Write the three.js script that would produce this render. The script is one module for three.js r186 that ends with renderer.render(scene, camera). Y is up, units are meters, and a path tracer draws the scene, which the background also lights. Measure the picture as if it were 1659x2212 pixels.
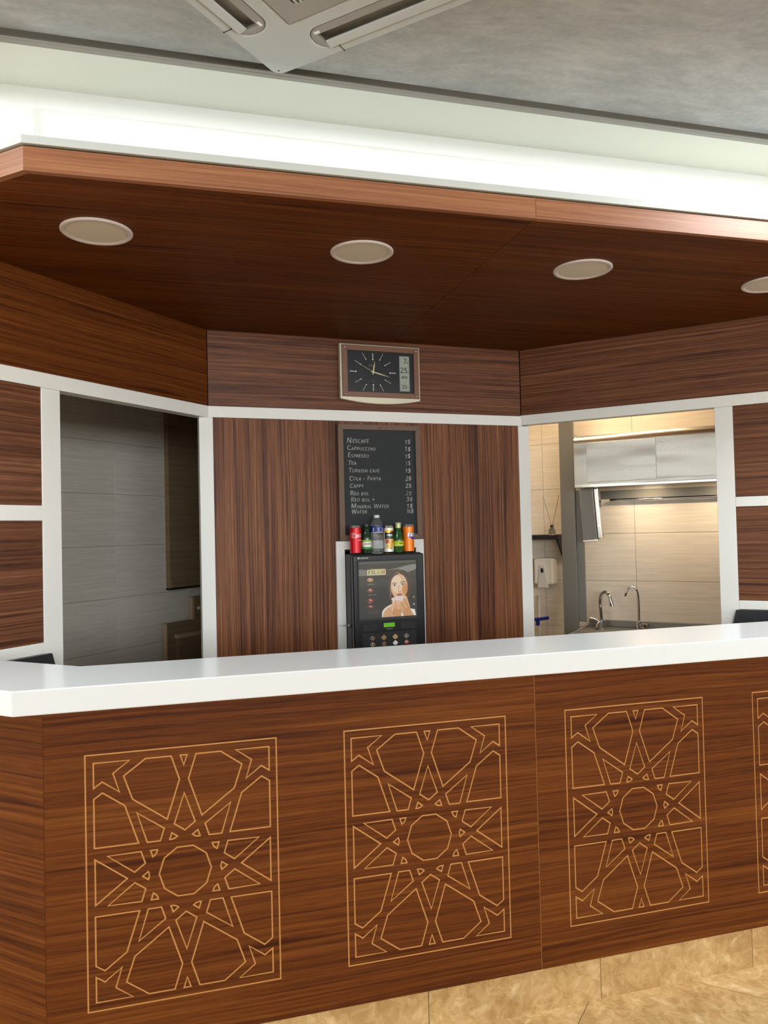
import * as THREE from 'three';
import { RoundedBoxGeometry } from 'three/addons/geometries/RoundedBoxGeometry.js';
import { mergeGeometries } from 'three/addons/utils/BufferGeometryUtils.js';
import { RectAreaLightUniformsLib } from 'three/addons/lights/RectAreaLightUniformsLib.js';

// ------------------------------------------------------------------ camera, light, exposure
const scene = new THREE.Scene();
scene.background = new THREE.Color(0x000000);
const renderer = new THREE.WebGLRenderer({ antialias: true });
renderer.toneMapping = THREE.LinearToneMapping;
renderer.toneMappingExposure = 1.0;
renderer.shadowMap.enabled = true;
RectAreaLightUniformsLib.init();

const D2R = Math.PI / 180;
const camera = new THREE.PerspectiveCamera(2 * Math.atan(1106 / 1661.5) / D2R, 1659 / 2212, 0.05, 60);
{
  const yaw = 15.568 * D2R, pitch = 1.338 * D2R, roll = 1.342 * D2R;
  const fw = new THREE.Vector3(Math.sin(yaw) * Math.cos(pitch), Math.sin(pitch), -Math.cos(yaw) * Math.cos(pitch));
  const rt = new THREE.Vector3(Math.cos(yaw), 0, Math.sin(yaw));
  const up = new THREE.Vector3().crossVectors(rt, fw);
  const r2 = rt.clone().multiplyScalar(Math.cos(roll)).addScaledVector(up, -Math.sin(roll));
  const u2 = rt.clone().multiplyScalar(Math.sin(roll)).addScaledVector(up, Math.cos(roll));
  camera.quaternion.setFromRotationMatrix(new THREE.Matrix4().makeBasis(r2, u2, fw.clone().negate()));
  camera.position.set(0, 1.5, 2.138);
}
// lamp strengths (radiance of the glowing faces)
const NEAR_FILL_PANEL = 40, FAR_PANEL = 1.5, SOUTH_WINDOW = 12.6, EAST_FILL_WINDOW = 3, WEST_FILL_WINDOW = 1, COVE_LED = 22.5, TROUGH_LED = 1.25, KITCHEN_LAMP = 46, HOOD_LAMP = 95;
const NEUTRAL = new THREE.Color().setRGB(0.935, 0.985, 1.035), COOL = new THREE.Color().setRGB(0.925, 0.985, 1.035), WARM = new THREE.Color().setRGB(1, 0.76, 0.48);

function areaLight(parent, w, h, color, intensity, pos, target) {
  const l = new THREE.RectAreaLight(color, intensity, w, h);
  l.position.set(...pos); parent.add(l); l.lookAt(new THREE.Vector3(...target));
  return l;
}

// ------------------------------------------------------------------ helpers
const taken = {};
const numbered = (n) => { taken[n] = (taken[n] ?? -1) + 1; return taken[n] ? n + '_' + String(taken[n]).padStart(3, '0') : n; };
let seedState = 7;
const rnd = () => { seedState = (seedState * 1664525 + 1013904223) >>> 0; return seedState / 4294967296; };

// planar uv in metres from the facing of each triangle; swap turns the grain upright
function metreUV(g, { swap = false, ou = 0, ov = 0 } = {}) {
  if (g.index) g = g.toNonIndexed();
  const p = g.attributes.position, uv = new Float32Array(p.count * 2), a = new THREE.Vector3(), b = new THREE.Vector3(), c = new THREE.Vector3();
  for (let i = 0; i < p.count; i += 3) {
    a.fromBufferAttribute(p, i); b.fromBufferAttribute(p, i + 1); c.fromBufferAttribute(p, i + 2);
    const n = b.clone().sub(a).cross(c.clone().sub(a)), ax = Math.abs(n.x), ay = Math.abs(n.y), az = Math.abs(n.z);
    [a, b, c].forEach((v, k) => {
      let s, t;
      if (az >= ax && az >= ay) { s = v.x; t = v.y; } else if (ax >= ay) { s = v.z; t = v.y; } else { s = v.x; t = v.z; }
      if (swap) [s, t] = [t, s];
      uv[(i + k) * 2] = s + ou; uv[(i + k) * 2 + 1] = t + ov;
    });
  }
  g.setAttribute('uv', new THREE.BufferAttribute(uv, 2));
  return g;
}
const bx = (x0, x1, y0, y1, z0, z1, r = 0) => {
  const w = x1 - x0, h = y1 - y0, d = z1 - z0;
  const g = r > 0 ? new RoundedBoxGeometry(w, h, d, 2, Math.min(r, w / 2.01, h / 2.01, d / 2.01)) : new THREE.BoxGeometry(w, h, d);
  return g.translate((x0 + x1) / 2, (y0 + y1) / 2, (z0 + z1) / 2);
};
const plain = (g) => { g = g.index ? g.toNonIndexed() : g; for (const k of Object.keys(g.attributes)) if (!['position', 'normal', 'uv'].includes(k)) g.deleteAttribute(k); return g; };
const merge = (list) => mergeGeometries(list.map(plain));
function mesh(name, geo, mat, parent = scene, uvOpt) {
  const m = new THREE.Mesh(uvOpt === null ? geo : metreUV(geo, uvOpt || {}), mat);
  m.name = parent === scene ? numbered(name) : name;
  m.castShadow = m.receiveShadow = true; parent.add(m);
  return m;
}
function thing(name, label, category, group) {
  const g = new THREE.Group(); g.name = numbered(name); g.userData = { label, category }; if (group) g.userData.group = group;
  scene.add(g); return g;
}
function tag(o, label, category, group) { o.userData = { label, category }; if (group) o.userData.group = group; return o; }
function structure(name, label) { const g = new THREE.Group(); g.name = numbered(name); g.userData = { kind: 'structure', label }; scene.add(g); return g; }
const asStructure = (m, label) => { m.userData = { kind: 'structure', label }; return m; };
function planPoly(pts, y0, y1, bevel = 0) {      // plan outline in x,z extruded upwards
  const s = new THREE.Shape(pts.map(([x, z]) => new THREE.Vector2(x, -z)));
  const g = new THREE.ExtrudeGeometry(s, { depth: y1 - y0 - 2 * bevel, bevelEnabled: bevel > 0, bevelSize: bevel, bevelThickness: bevel, bevelOffset: -bevel, bevelSegments: 2 });
  return g.rotateX(-Math.PI / 2).translate(0, y0 + bevel, 0);
}
const tube = (pts, r, seg = 40, rad = 12, closed = false) => new THREE.TubeGeometry(new THREE.CatmullRomCurve3(pts.map((p) => new THREE.Vector3(...p)), closed), seg, r, rad, closed);
const cyl = (r0, r1, h, x, y, z, n = 24) => new THREE.CylinderGeometry(r0, r1, h, n).translate(x, y, z);
const lathe = (pts, n = 32) => new THREE.LatheGeometry(pts.map(([r, y]) => new THREE.Vector2(r, y)), n);

const V2 = (p) => p.map((q) => new THREE.Vector2(...q));
// the bar recess: back wall and two walls splayed at about 45 degrees
const FR = {
  B: { o: [0.1887, -1.6744], a: 4.762 * D2R, sx: 1 },
  L: { o: [0.1887, -1.6744], a: 47.287 * D2R, sx: -1 },
  R: { o: [1.9173, -1.8183], a: -45.481 * D2R, sx: 1 },
};
function place(o, f, s = 0, y = 0, d = 0) {
  const F = FR[f], x = s * F.sx, c = Math.cos(F.a), n = Math.sin(F.a);
  o.position.set(F.o[0] + c * x + n * d, y, F.o[1] - n * x + c * d); o.rotation.y = F.a; return o;
}

// ------------------------------------------------------------------ textures
function makeNoise(seed) {
  const N = 4096, v = new Float32Array(N); let s = seed >>> 0;
  for (let i = 0; i < N; i++) { s = (s * 1664525 + 1013904223) >>> 0; v[i] = s / 4294967296; }
  const h = (x, y) => v[((x * 374761 + y * 668265 + ((x * y) & 1023) * 7919) >>> 0) % N];
  return (x, y, px, py) => {      // periodic value noise
    const ix = Math.floor(x), iy = Math.floor(y), fx = x - ix, fy = y - iy, u = fx * fx * (3 - 2 * fx), w = fy * fy * (3 - 2 * fy);
    const m = (a, p) => ((a % p) + p) % p, x0 = m(ix, px), x1 = m(ix + 1, px), y0 = m(iy, py), y1 = m(iy + 1, py);
    const a = h(x0, y0), b = h(x1, y0), c = h(x0, y1), d = h(x1, y1);
    return a + (b - a) * u + (c - a) * w + (a - b - c + d) * u * w;
  };
}
function dataTex(W, H, fn, { srgb = true, size = [1, 1] } = {}) {
  const d = new Uint8Array(W * H * 4), out = [0, 0, 0];
  for (let y = 0; y < H; y++) for (let x = 0; x < W; x++) {
    fn(x / W, y / H, out); const i = (y * W + x) * 4;
    d[i] = Math.max(0, Math.min(255, out[0])); d[i + 1] = Math.max(0, Math.min(255, out[1])); d[i + 2] = Math.max(0, Math.min(255, out[2])); d[i + 3] = 255;
  }
  const t = new THREE.DataTexture(d, W, H); t.wrapS = t.wrapT = THREE.RepeatWrapping; t.magFilter = THREE.LinearFilter; t.minFilter = THREE.LinearMipmapLinearFilter; t.generateMipmaps = true;
  if (srgb) t.colorSpace = THREE.SRGBColorSpace;
  t.repeat.set(1 / size[0], 1 / size[1]); t.needsUpdate = true; return t;
}
const ramp = (t, stops, out) => {
  t = Math.max(0, Math.min(0.9999, t)) * (stops.length - 1); const i = Math.floor(t), f = t - i;
  for (let c = 0; c < 3; c++) out[c] = stops[i][c] + (stops[i + 1][c] - stops[i][c]) * f;
};
function woodTexture(seed, stops, { contrast = 1, size = [1.9, 0.95] } = {}) {
  const n = makeNoise(seed);
  return dataTex(1536, 1024, (u, v, o) => {
    const w = v + 0.010 * (n(u * 4, v * 5, 4, 5) - 0.5) + 0.0035 * (n(u * 11, v * 18, 11, 18) - 0.5);
    let t = 0.12 * n(u * 2, w * 14, 2, 14) + 0.18 * n(u * 3, w * 66, 3, 66) + 0.28 * n(u * 4, w * 150, 4, 150) + 0.26 * n(u * 5, w * 300, 5, 300) + 0.16 * n(u * 40, w * 500, 40, 500);
    const s = n(u * 5 + 2, w * 95, 5, 95); if (s > 0.78) t -= (s - 0.78) * 0.8;
    t = 0.52 + (t - 0.5) * 1.7 * contrast; ramp(t, stops, o);
  }, { size });
}
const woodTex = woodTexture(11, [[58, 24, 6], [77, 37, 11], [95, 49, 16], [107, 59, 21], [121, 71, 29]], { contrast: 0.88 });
const woodBackTex = woodTexture(29, [[62, 33, 18], [84, 48, 28], [102, 61, 38], [118, 74, 48], [136, 90, 62]]);
const woodFlameTex = woodTexture(53, [[56, 26, 12], [84, 46, 25], [110, 65, 38], [130, 82, 50], [152, 102, 66]], { contrast: 1.25, size: [2.6, 0.8] });
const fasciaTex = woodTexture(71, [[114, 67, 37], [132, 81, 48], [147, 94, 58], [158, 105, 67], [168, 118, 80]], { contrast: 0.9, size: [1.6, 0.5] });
const mn = makeNoise(91);
const marbleTex = dataTex(1024, 1024, (u, v, o) => {
  const f = (k, s = 0) => mn(u * k + s, v * k + s, k, k);
  const wx = u + 0.05 * (f(5) - 0.5) + 0.03 * (f(17) - 0.5) + 0.014 * (f(50) - 0.5), wy = v + 0.05 * (f(5, 3) - 0.5) + 0.03 * (f(17, 5) - 0.5) + 0.014 * (f(50, 9) - 0.5);
  const g = (k, s = 0) => mn(wx * k + s, wy * k + s, k, k);
  const t = 0.26 * g(6) + 0.26 * g(20) + 0.26 * g(52) + 0.22 * g(110);
  ramp(0.5 + (t - 0.5) * 1.7, [[158, 122, 76], [172, 136, 87], [183, 148, 98], [193, 159, 109], [205, 173, 124]], o);
  const vein = (k, s) => Math.max(0, 1 - Math.abs(g(k, s) - 0.5) * 11);
  const a = vein(40, 4) * 0.3 * g(13, 2) + vein(85, 7) * 0.26 * g(21, 3) + Math.max(0, vein(5, 1) - 0.55) * 2.2 * Math.max(0, g(40, 3) - 0.35) * Math.max(0, g(7, 6) - 0.4) * 3;
  const b = Math.min(0.85, a); o[0] += b * (240 - o[0]); o[1] += b * (220 - o[1]); o[2] += b * (176 - o[2]);
}, { size: [1.1, 1.1] });
const pn = makeNoise(133);
const plasterTex = dataTex(1024, 1024, (u, v, o) => {
  const wx = u + 0.05 * (pn(u * 6, v * 6, 6, 6) - 0.5), wy = v + 0.05 * (pn(u * 6 + 2, v * 6 + 4, 6, 6) - 0.5);
  const t = 0.24 * pn(wx * 5, wy * 7, 5, 7) + 0.26 * pn(wx * 14, wy * 30, 14, 30) + 0.3 * pn(wx * 36, wy * 110, 36, 110) + 0.2 * pn(wx * 160, wy * 220, 160, 220);
  const b = 174 + (t - 0.5) * 52; o[0] = b - 6; o[1] = b - 2; o[2] = b - 1;
}, { size: [2.2, 2.2] });
const tn = makeNoise(171);
const tileTex = dataTex(512, 512, (u, v, o) => {
  const b = 224 + 12 * (tn(u * 3, v * 210, 3, 210) - 0.5) + 8 * (tn(u * 6, v * 60, 6, 60) - 0.5) + 4 * (tn(u * 5, v * 5, 5, 5) - 0.5);
  o[0] = b + 10; o[1] = b + 1; o[2] = b - 13;
}, { size: [0.6, 0.6] });
const sn = makeNoise(203);
const steelBump = dataTex(512, 512, (u, v, o) => { const b = 128 + 110 * (0.7 * sn(u * 3, v * 4, 3, 4) + 0.3 * sn(u * 7, v * 9, 7, 9) - 0.5); o[0] = o[1] = o[2] = b; }, { srgb: false, size: [1.7, 0.55] });
const steelRough = dataTex(512, 512, (u, v, o) => { const b = 80 + 60 * (sn(u * 3, v * 300, 3, 300) - 0.5); o[0] = o[1] = o[2] = b; }, { srgb: false, size: [0.5, 0.5] });
const bn = makeNoise(219);
const brownTex = dataTex(512, 512, (u, v, o) => { const b = (bn(u * 60, v * 2, 60, 2) - 0.5) * 16; o[0] = 146 + b; o[1] = 122 + b; o[2] = 92 + b; }, { size: [0.8, 0.8] });

function canvasTex(w, h, draw) {
  const c = document.createElement('canvas'); c.width = w; c.height = h; const g = c.getContext('2d'); draw(g, w, h);
  const t = new THREE.CanvasTexture(c); t.colorSpace = THREE.SRGBColorSpace; t.magFilter = THREE.LinearFilter; return t;
}

// ------------------------------------------------------------------ materials
const std = (o) => new THREE.MeshStandardMaterial(o), phys = (o) => new THREE.MeshPhysicalMaterial(o);
const M = {
  wood: phys({ map: woodTex, roughness: 0.5, specularIntensity: 0.22 }),
  woodBack: phys({ map: woodBackTex, roughness: 0.45, specularIntensity: 0.5 }),
  woodFlame: phys({ map: woodFlameTex, roughness: 0.45, specularIntensity: 0.45 }),
  fascia: std({ map: fasciaTex, roughness: 0.45 }),
  mdf: std({ color: 0xc48a4a, roughness: 0.8 }),
  white: std({ color: 0xe9e8e1, roughness: 0.4 }),
  whiteTrim: std({ color: 0xc3c8c4, roughness: 0.5 }),
  slab: phys({ color: 0xd8dcdc, roughness: 0.17, ior: 1.35 }),
  marble: phys({ map: marbleTex, roughness: 0.22 }),
  grout: std({ color: 0x5f4a33, roughness: 0.9 }),
  tile: std({ map: tileTex, roughness: 0.22 }),
  tileGrout: std({ color: 0x9c9384, roughness: 0.9 }),
  plaster: std({ map: plasterTex, roughness: 0.75 }),
  moulding: std({ color: 0x8d8a82, roughness: 0.6 }),
  mouldingShade: std({ color: 0x4e4a40, roughness: 0.6 }),
  cream: std({ color: 0xd6d5c8, roughness: 0.85 }),
  coveWhite: std({ color: 0xf3f4f0, roughness: 0.8 }),
  opal: phys({ color: 0xf6f7f4, roughness: 1, transmission: 0.5, thickness: 0 }),
  black: std({ color: 0x0c0c0d, roughness: 0.35 }),
  blackMatt: std({ color: 0x141416, roughness: 0.6 }),
  granite: std({ color: 0x2c2d30, roughness: 0.35 }),
  darkGap: std({ color: 0x1b1512, roughness: 0.9 }),
  steel: std({ color: 0xb2b1ab, metalness: 1, roughness: 0.27, bumpMap: steelBump, bumpScale: 0.022 }),
  steelFlat: std({ color: 0xb9b8b4, metalness: 1, roughness: 0.34, roughnessMap: steelRough }),
  steelDull: std({ color: 0x8c8b86, metalness: 0.7, roughness: 0.5 }),
  chrome: std({ color: 0xd6d6d6, metalness: 1, roughness: 0.12 }),
  alu: std({ color: 0xd0d0d0, metalness: 1, roughness: 0.3 }),
  plastic: std({ color: 0xdedbd3, roughness: 0.4 }),
  acWhite: std({ color: 0xb8bdbf, roughness: 0.45 }),
  acGrey: std({ color: 0x979693, roughness: 0.45 }),
  clip: std({ color: 0xf2f2ee, roughness: 0.4 }),
  acDark: phys({ color: 0x06070a, roughness: 0.9, specularIntensity: 0.1 }),
  lamp: std({ color: 0xd8cfc0, roughness: 0.6 }),
  lampRing: std({ color: 0xd2c9c4, roughness: 0.5 }),
  lobbyWall: std({ color: 0xe2ddd2, roughness: 0.9 }),
  brown: std({ map: brownTex, roughness: 0.55 }),
  brownEdge: std({ color: 0xc8ae8c, roughness: 0.6 }),
};

// ================================================================== SETTING
const SOF = 2.494, CEIL = 2.933, COVE = 3.0;
// ---- floor: marble tiles laid diagonally
{
  const fl = structure('floor', 'polished beige marble floor laid diagonally');
  mesh('floor_base', bx(-4.6, 6.6, -0.12, -0.003, -3.8, 8.7), M.grout, fl);
  // tiles near the counter foot are single pieces, the rest of the floor goes on in one sheet of stone
  const T = 0.6, geo = [0, 1, 2].map((k) => metreUV(bx(-T / 2 + 0.0012, T / 2 - 0.0012, -0.01, 0, -T / 2 + 0.0012, T / 2 - 0.0012), { ou: k * 0.37, ov: k * 0.53 }));
  const a0 = 0.834, b0 = 1.193, q = Math.SQRT1_2; let rest = [];
  for (let i = -14; i < 14; i++) for (let j = -14; j < 14; j++) {
    const a = a0 + (i + 0.5) * T, b = b0 + (j + 0.5) * T, x = (a + b) * q, z = (a - b) * q;
    if (x < -4.1 || x > 6.1 || z < -0.95 || z > 8.2) continue;
    if (x > -1 && x < 3.2 && z < 1.2) {
      const m = mesh('floor_tile', geo[(i * 5 + j * 3 + 90) % 3], M.marble, fl, null); m.position.set(x, 0, z); m.rotation.y = -Math.PI / 4;
    } else rest.push(geo[(i + j + 60) % 3].clone().rotateY(-Math.PI / 4).translate(x, 0, z));
  }
  const rm = mesh('floor_tiles_far', merge(rest), M.marble, fl, null); rm.userData.kind = 'stuff';
}
// ---- ceiling: plaster, edge moulding, light cove
{
  const ce = structure('ceiling', 'grey brushed plaster ceiling with moulding and lit cove');
  mesh('plaster', bx(-4.6, 6.6, CEIL, CEIL + 0.1, -0.186, 8.7), M.plaster, ce);
  mesh('moulding', merge([bx(-4.6, 6.6, 2.915, CEIL + 0.1, -0.226, -0.192), bx(-4.6, 6.6, 2.9135, 2.9165, -0.212, -0.205)]), M.moulding, ce);
  mesh('moulding_shade_band', bx(-4.6, 6.6, 2.915, CEIL + 0.1, -0.1918, -0.186), M.mouldingShade, ce);  // dark colour stands in for the shade of a gap at the ceiling edge
  mesh('cove_ceiling', bx(-4.6, 6.6, COVE, COVE + 0.05, -0.72, -0.15), M.cream, ce);
  mesh('cove_wall', bx(-4.6, 6.6, 2.56, COVE + 0.02, -0.66, -0.6), M.coveWhite, ce);
  mesh('back_room_ceiling', bx(-3.2, 5.4, 2.82, 2.9, -3.9, -0.64), M.lobbyWall, ce);
}
// ---- walls of the bar recess
const wallPanel = (w, name, mat, x0, x1, y0, y1, opt = {}) => mesh(name, bx(x0 + 0.001, x1 - 0.001, y0 + 0.001, y1 - 0.001, -0.06, opt.z ?? -0.004, 0), mat, w, opt);
const rail = (w, x0, x1, y0, y1, name = 'frame_rail') => mesh(name, bx(x0, x1, y0, y1, -0.06, 0, 0.0015), M.white, w);
{
  const w = place(structure('wall_back', 'brown wood panelled back wall with white frame'), 'B');
  wallPanel(w, 'wood_panel', M.woodBack, 0, 1.7346, 2.123, 2.84, { ou: 0.3, ov: 0.2 });
  rail(w, -0.004, 1.7386, 2.068, 2.123);
  const s = new THREE.Shape([[0.0215, 0.001], [1.713, 0.001], [1.713, 2.067], [0.0215, 2.067]].map((p) => new THREE.Vector2(...p)));
  s.holes.push(new THREE.Path([[0.672, 0.62], [0.672, 1.404], [1.072, 1.404], [1.072, 0.62]].map((p) => new THREE.Vector2(...p))));
  mesh('wood_panel', new THREE.ExtrudeGeometry(s, { depth: 0.05, bevelEnabled: false }).translate(0, 0, -0.054), M.woodFlame, w, { swap: true, ou: 0.4, ov: 0.15 });
  mesh('frame_post', bx(-0.046, 0.0205, 0, 2.0675, -0.06, 0, 0.0015), M.white, w);
  mesh('frame_post', bx(1.714, 1.784, 0, 2.0675, -0.06, 0, 0.0015), M.white, w);
  mesh('corner_filler', bx(1.722, 1.80, 2.07, 2.84, -0.11, -0.03), M.darkGap, w);  // fillers added behind the corners to plug a light leak
  mesh('corner_filler', bx(-0.07, 0.012, 2.07, 2.84, -0.11, -0.03), M.darkGap, w);
  mesh('niche_lining', merge([bx(0.655, 1.089, 0.6, 0.618, -0.5, -0.054), bx(0.655, 1.089, 1.406, 1.422, -0.5, -0.054), bx(0.655, 0.671, 0.618, 1.406, -0.5, -0.054), bx(1.073, 1.089, 0.618, 1.406, -0.5, -0.054), bx(0.655, 1.089, 0.6, 1.422, -0.515, -0.5)]), M.white, w);
}
{
  const w = place(structure('wall_left', 'brown wood wall with white framed doorway'), 'L');
  wallPanel(w, 'wood_panel', M.wood, -1.62, 0, 2.123, 2.84, { ou: 0.7, ov: 0.1 });
  rail(w, -1.62, 0.004, 2.066, 2.123);
  mesh('frame_post', bx(-0.952, -0.868, 0, 2.0655, -0.06, 0, 0.0015), M.white, w);
  wallPanel(w, 'wood_panel', M.woodBack, -1.62, -0.952, 1.621, 2.066, { ou: 0.2, ov: 0.36 });
  rail(w, -1.62, -0.9525, 1.5645, 1.621);
  wallPanel(w, 'wood_panel', M.woodBack, -1.62, -0.952, 1.11, 1.5645, { ou: 1.1, ov: 0.77 });
  rail(w, -1.62, -0.9525, 1.069, 1.11);
  wallPanel(w, 'wood_panel', M.wood, -1.62, -0.952, 0, 1.069, { ou: 0.5 });
}
{
  const w = place(structure('wall_right', 'brown wood wall with white framed kitchen doorway'), 'R');
  wallPanel(w, 'wood_panel', M.woodBack, 0, 2.46, 2.127, 2.84, { ou: 0.9, ov: 0.5 });
  rail(w, -0.004, 2.46, 2.072, 2.127);
  mesh('frame_post', bx(1.007, 1.09, 0, 2.0715, -0.06, 0, 0.0015), M.white, w);
  wallPanel(w, 'wood_panel', M.woodBack, 1.09, 2.46, 1.622, 2.072, { ou: 0.1, ov: 0.63 });
  rail(w, 1.0905, 2.46, 1.574, 1.622);
  wallPanel(w, 'wood_panel', M.woodBack, 1.09, 2.46, 1.114, 1.574, { ou: 0.35, ov: 0.2 });
  rail(w, 1.0905, 2.46, 1.071, 1.114);
  wallPanel(w, 'wood_panel', M.wood, 1.09, 2.46, 0, 1.071, { ou: 0.5 });
}
// white surround of the machine niche, mitred at the corners
{
  const f = place(structure('trim_1', 'white surround of the coffee machine niche'), 'B');
  const piece = (pts) => mesh('surround_board', new THREE.ExtrudeGeometry(new THREE.Shape(pts.map((p) => new THREE.Vector2(...p))), { depth: 0.014, bevelEnabled: false }).translate(0, 0, -0.004), M.white, f);
  const g = 0.0006;
  piece([[0.629, 0.56], [0.674, 0.605], [0.674, 1.404 - g], [0.629, 1.447 - g]]);
  piece([[0.629, 1.447], [0.674, 1.404], [1.07, 1.404], [1.115, 1.447]]);
  piece([[1.115, 0.56], [1.115, 1.447 - g], [1.07, 1.404 - g], [1.07, 0.605]]);
}
// ---- tiled rooms behind the two doorways
function tileWall(name, label, f, d, s0, s1, sj, rows) {
  const w = place(structure(name, label), f, 0, 0, d), sx = FR[f].sx, xs = [s0 * sx, s1 * sx].sort((a, b) => a - b);
  mesh('wall_core', bx(xs[0], xs[1], 0, 2.84, -0.1, -0.003), M.tileGrout, w);
  const TW = 0.59, TH = 0.3022, g0 = [0, 1, 2, 3].map((k) => metreUV(bx(-TW / 2 + 0.0011, TW / 2 - 0.0011, -TH / 2 + 0.0011, TH / 2 - 0.0011, -0.009, 0, 0.001), { ou: k * 0.21, ov: k * 0.17 }));
  let k = 0;
  for (let i = Math.ceil((xs[0] - sj * sx) / TW); sj * sx + (i + 1) * TW <= xs[1] + 1e-6; i++) for (let r = rows[0]; r < rows[1]; r++) {
    const m = mesh('wall_tile', g0[(k++ * 7 + i) & 3], M.tile, w, null); m.position.set(sj * sx + (i + 0.5) * TW, 1.443 + (r + 0.5) * TH, 0);
  }
  return w;
}
tileWall('wall_tiled_left', 'pale tiled wall seen through the left doorway', 'L', -1.0, 2.5, -1.72, -0.355, [-4, 4]);
tileWall('wall_tiled_right', 'pale tiled kitchen wall seen through the right doorway', 'R', -0.86, -1.66, 3.4, 0.424, [-4, 4]);
asStructure(mesh('wall_rear', bx(0.2, 1.8, 0, 2.84, -3.75, -3.6), M.lobbyWall), 'rear wall closing the back rooms');
asStructure(mesh('wall_added_divider', bx(1.09, 1.15, 0, 2.84, -3.62, -2.42), M.lobbyWall), 'added wall between the two back rooms, blocks kitchen light');  // unseen dividers added to keep kitchen light out of the left room
asStructure(mesh('wall_added_divider_front', bx(1.11, 1.13, 0, 2.84, -2.43, -1.83), M.lobbyWall), 'added thin wall between the two back rooms, blocks kitchen light');
// ---- the lobby round the camera (out of frame): plain painted walls, an inferred window front, side windows added as fill
asStructure(mesh('wall_lobby_left', bx(-4.6, -0.93, 0, 3.02, -0.62, -0.5), M.lobbyWall), 'painted lobby wall beside the bar');
asStructure(mesh('wall_lobby_right', bx(3.62, 6.6, 0, 3.02, -0.09, 0.03), M.lobbyWall), 'painted lobby wall right of the bar');
asStructure(mesh('wall_lobby_west', merge([bx(-4.7, -4.6, -0.1, 1.35, -0.7, 8.8), bx(-4.7, -4.6, 2.88, 3.1, -0.7, 8.8), bx(-4.7, -4.6, 1.35, 2.88, -0.7, 2.0), bx(-4.7, -4.6, 1.35, 2.88, 7.5, 8.8)]), M.lobbyWall), 'lobby side wall with window opening');
asStructure(mesh('wall_lobby_east', merge([bx(6.6, 6.7, -0.1, 1.35, -0.7, 8.8), bx(6.6, 6.7, 2.88, 3.1, -0.7, 8.8), bx(6.6, 6.7, 1.35, 2.88, -0.7, 2.0), bx(6.6, 6.7, 1.35, 2.88, 7.5, 8.8)]), M.lobbyWall), 'lobby side wall with window opening');
asStructure(mesh('wall_lobby_south', merge([bx(-4.6, 6.6, -0.1, 1.35, 8.7, 8.8), bx(-4.6, 6.6, 2.88, 3.1, 8.7, 8.8), bx(-4.6, -2.5, 1.35, 2.88, 8.7, 8.8), bx(4.5, 6.6, 1.35, 2.88, 8.7, 8.8)]), M.lobbyWall), 'lobby wall with window opening');
function lobbyWindow(label, n, wide, pos, turn, radiance) {  // unseen windows; sill set high to keep their light off the soffit
  const w = structure('window_' + (++windows), label), wp = new THREE.Vector3();
  w.position.set(...pos); w.rotation.y = turn; w.updateMatrixWorld(true);
  const glow = std({ color: 0xffffff, emissive: 0xffffff, emissiveIntensity: 0.6, roughness: 0.9 });
  for (let k = 0; k < n; k++) {
    const x0 = -n * wide / 2 + k * wide;                       // local z points out of the room
    mesh('window_pane', bx(x0 + 0.05, x0 + wide - 0.05, 1.4, 2.83, 0.04, 0.055), glow, w);
    mesh('window_frame', merge([bx(x0, x0 + 0.05, 1.35, 2.88, 0.01, 0.07), bx(x0 + wide - 0.05, x0 + wide, 1.35, 2.88, 0.01, 0.07), bx(x0 + 0.05, x0 + wide - 0.05, 1.35, 1.4, 0.01, 0.07), bx(x0 + 0.05, x0 + wide - 0.05, 2.83, 2.88, 0.01, 0.07)]), M.white, w);
    wp.set(x0 + wide / 2, 2.115, -5).applyMatrix4(w.matrixWorld);
    areaLight(w, wide - 0.1, 1.43, COOL, radiance, [x0 + wide / 2, 2.115, 0.0], wp.toArray());
  }
}
let windows = 0;
lobbyWindow('wide frosted window front of the lobby', 4, 1.75, [1.0, 0, 8.7], 0, SOUTH_WINDOW);
lobbyWindow('added unseen frosted side windows of the lobby, fill light from the right', 3, 5.5 / 3, [6.6, 0, 4.75], Math.PI / 2, EAST_FILL_WINDOW);  // added to throw more light on the left room tiles
lobbyWindow('added unseen frosted left side windows of the lobby, weak fill light', 3, 5.5 / 3, [-4.6, 0, 4.75], -Math.PI / 2, WEST_FILL_WINDOW);  // added to balance the fill from the other side
// unseen lobby ceiling panels; the near ones added to brighten the countertop
{
  const glow = std({ color: 0xffffff, emissive: 0xfff8ee, emissiveIntensity: 1.2, roughness: 0.8 });
  for (const [x, z, q] of [[-3.2, 0.36, 1], [-1.5, 0.36, 1], [2.5, 0.36, 1], [3.9, 0.36, 1], [-2.2, 2.6, 0], [0.35, 2.6, 0], [2.9, 2.6, 0], [-1, 5.2, 0], [1.6, 5.2, 0], [4.2, 5.2, 0]]) {
    const t = thing('ceiling_panel_light', q ? 'added square led panel beside the air conditioner, unseen fill for the countertop' : 'square white led panel in the ceiling out in the lobby', 'ceiling light', q ? 'added fill panels beside the air conditioner' : 'lobby ceiling panels');
    t.position.set(x, CEIL, z);
    mesh('frame', merge([bx(-0.31, 0.31, -0.012, 0, -0.31, -0.29), bx(-0.31, 0.31, -0.012, 0, 0.29, 0.31), bx(-0.31, -0.29, -0.012, 0, -0.29, 0.29), bx(0.29, 0.31, -0.012, 0, -0.29, 0.29)]), M.white, t);
    mesh('diffuser', bx(-0.29, 0.29, -0.008, 0, -0.29, 0.29), glow, t);
    areaLight(t, 0.58, 0.58, NEUTRAL, q ? NEAR_FILL_PANEL : FAR_PANEL, [0, -0.013, 0], [x, 0, z]);
  }
}

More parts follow.
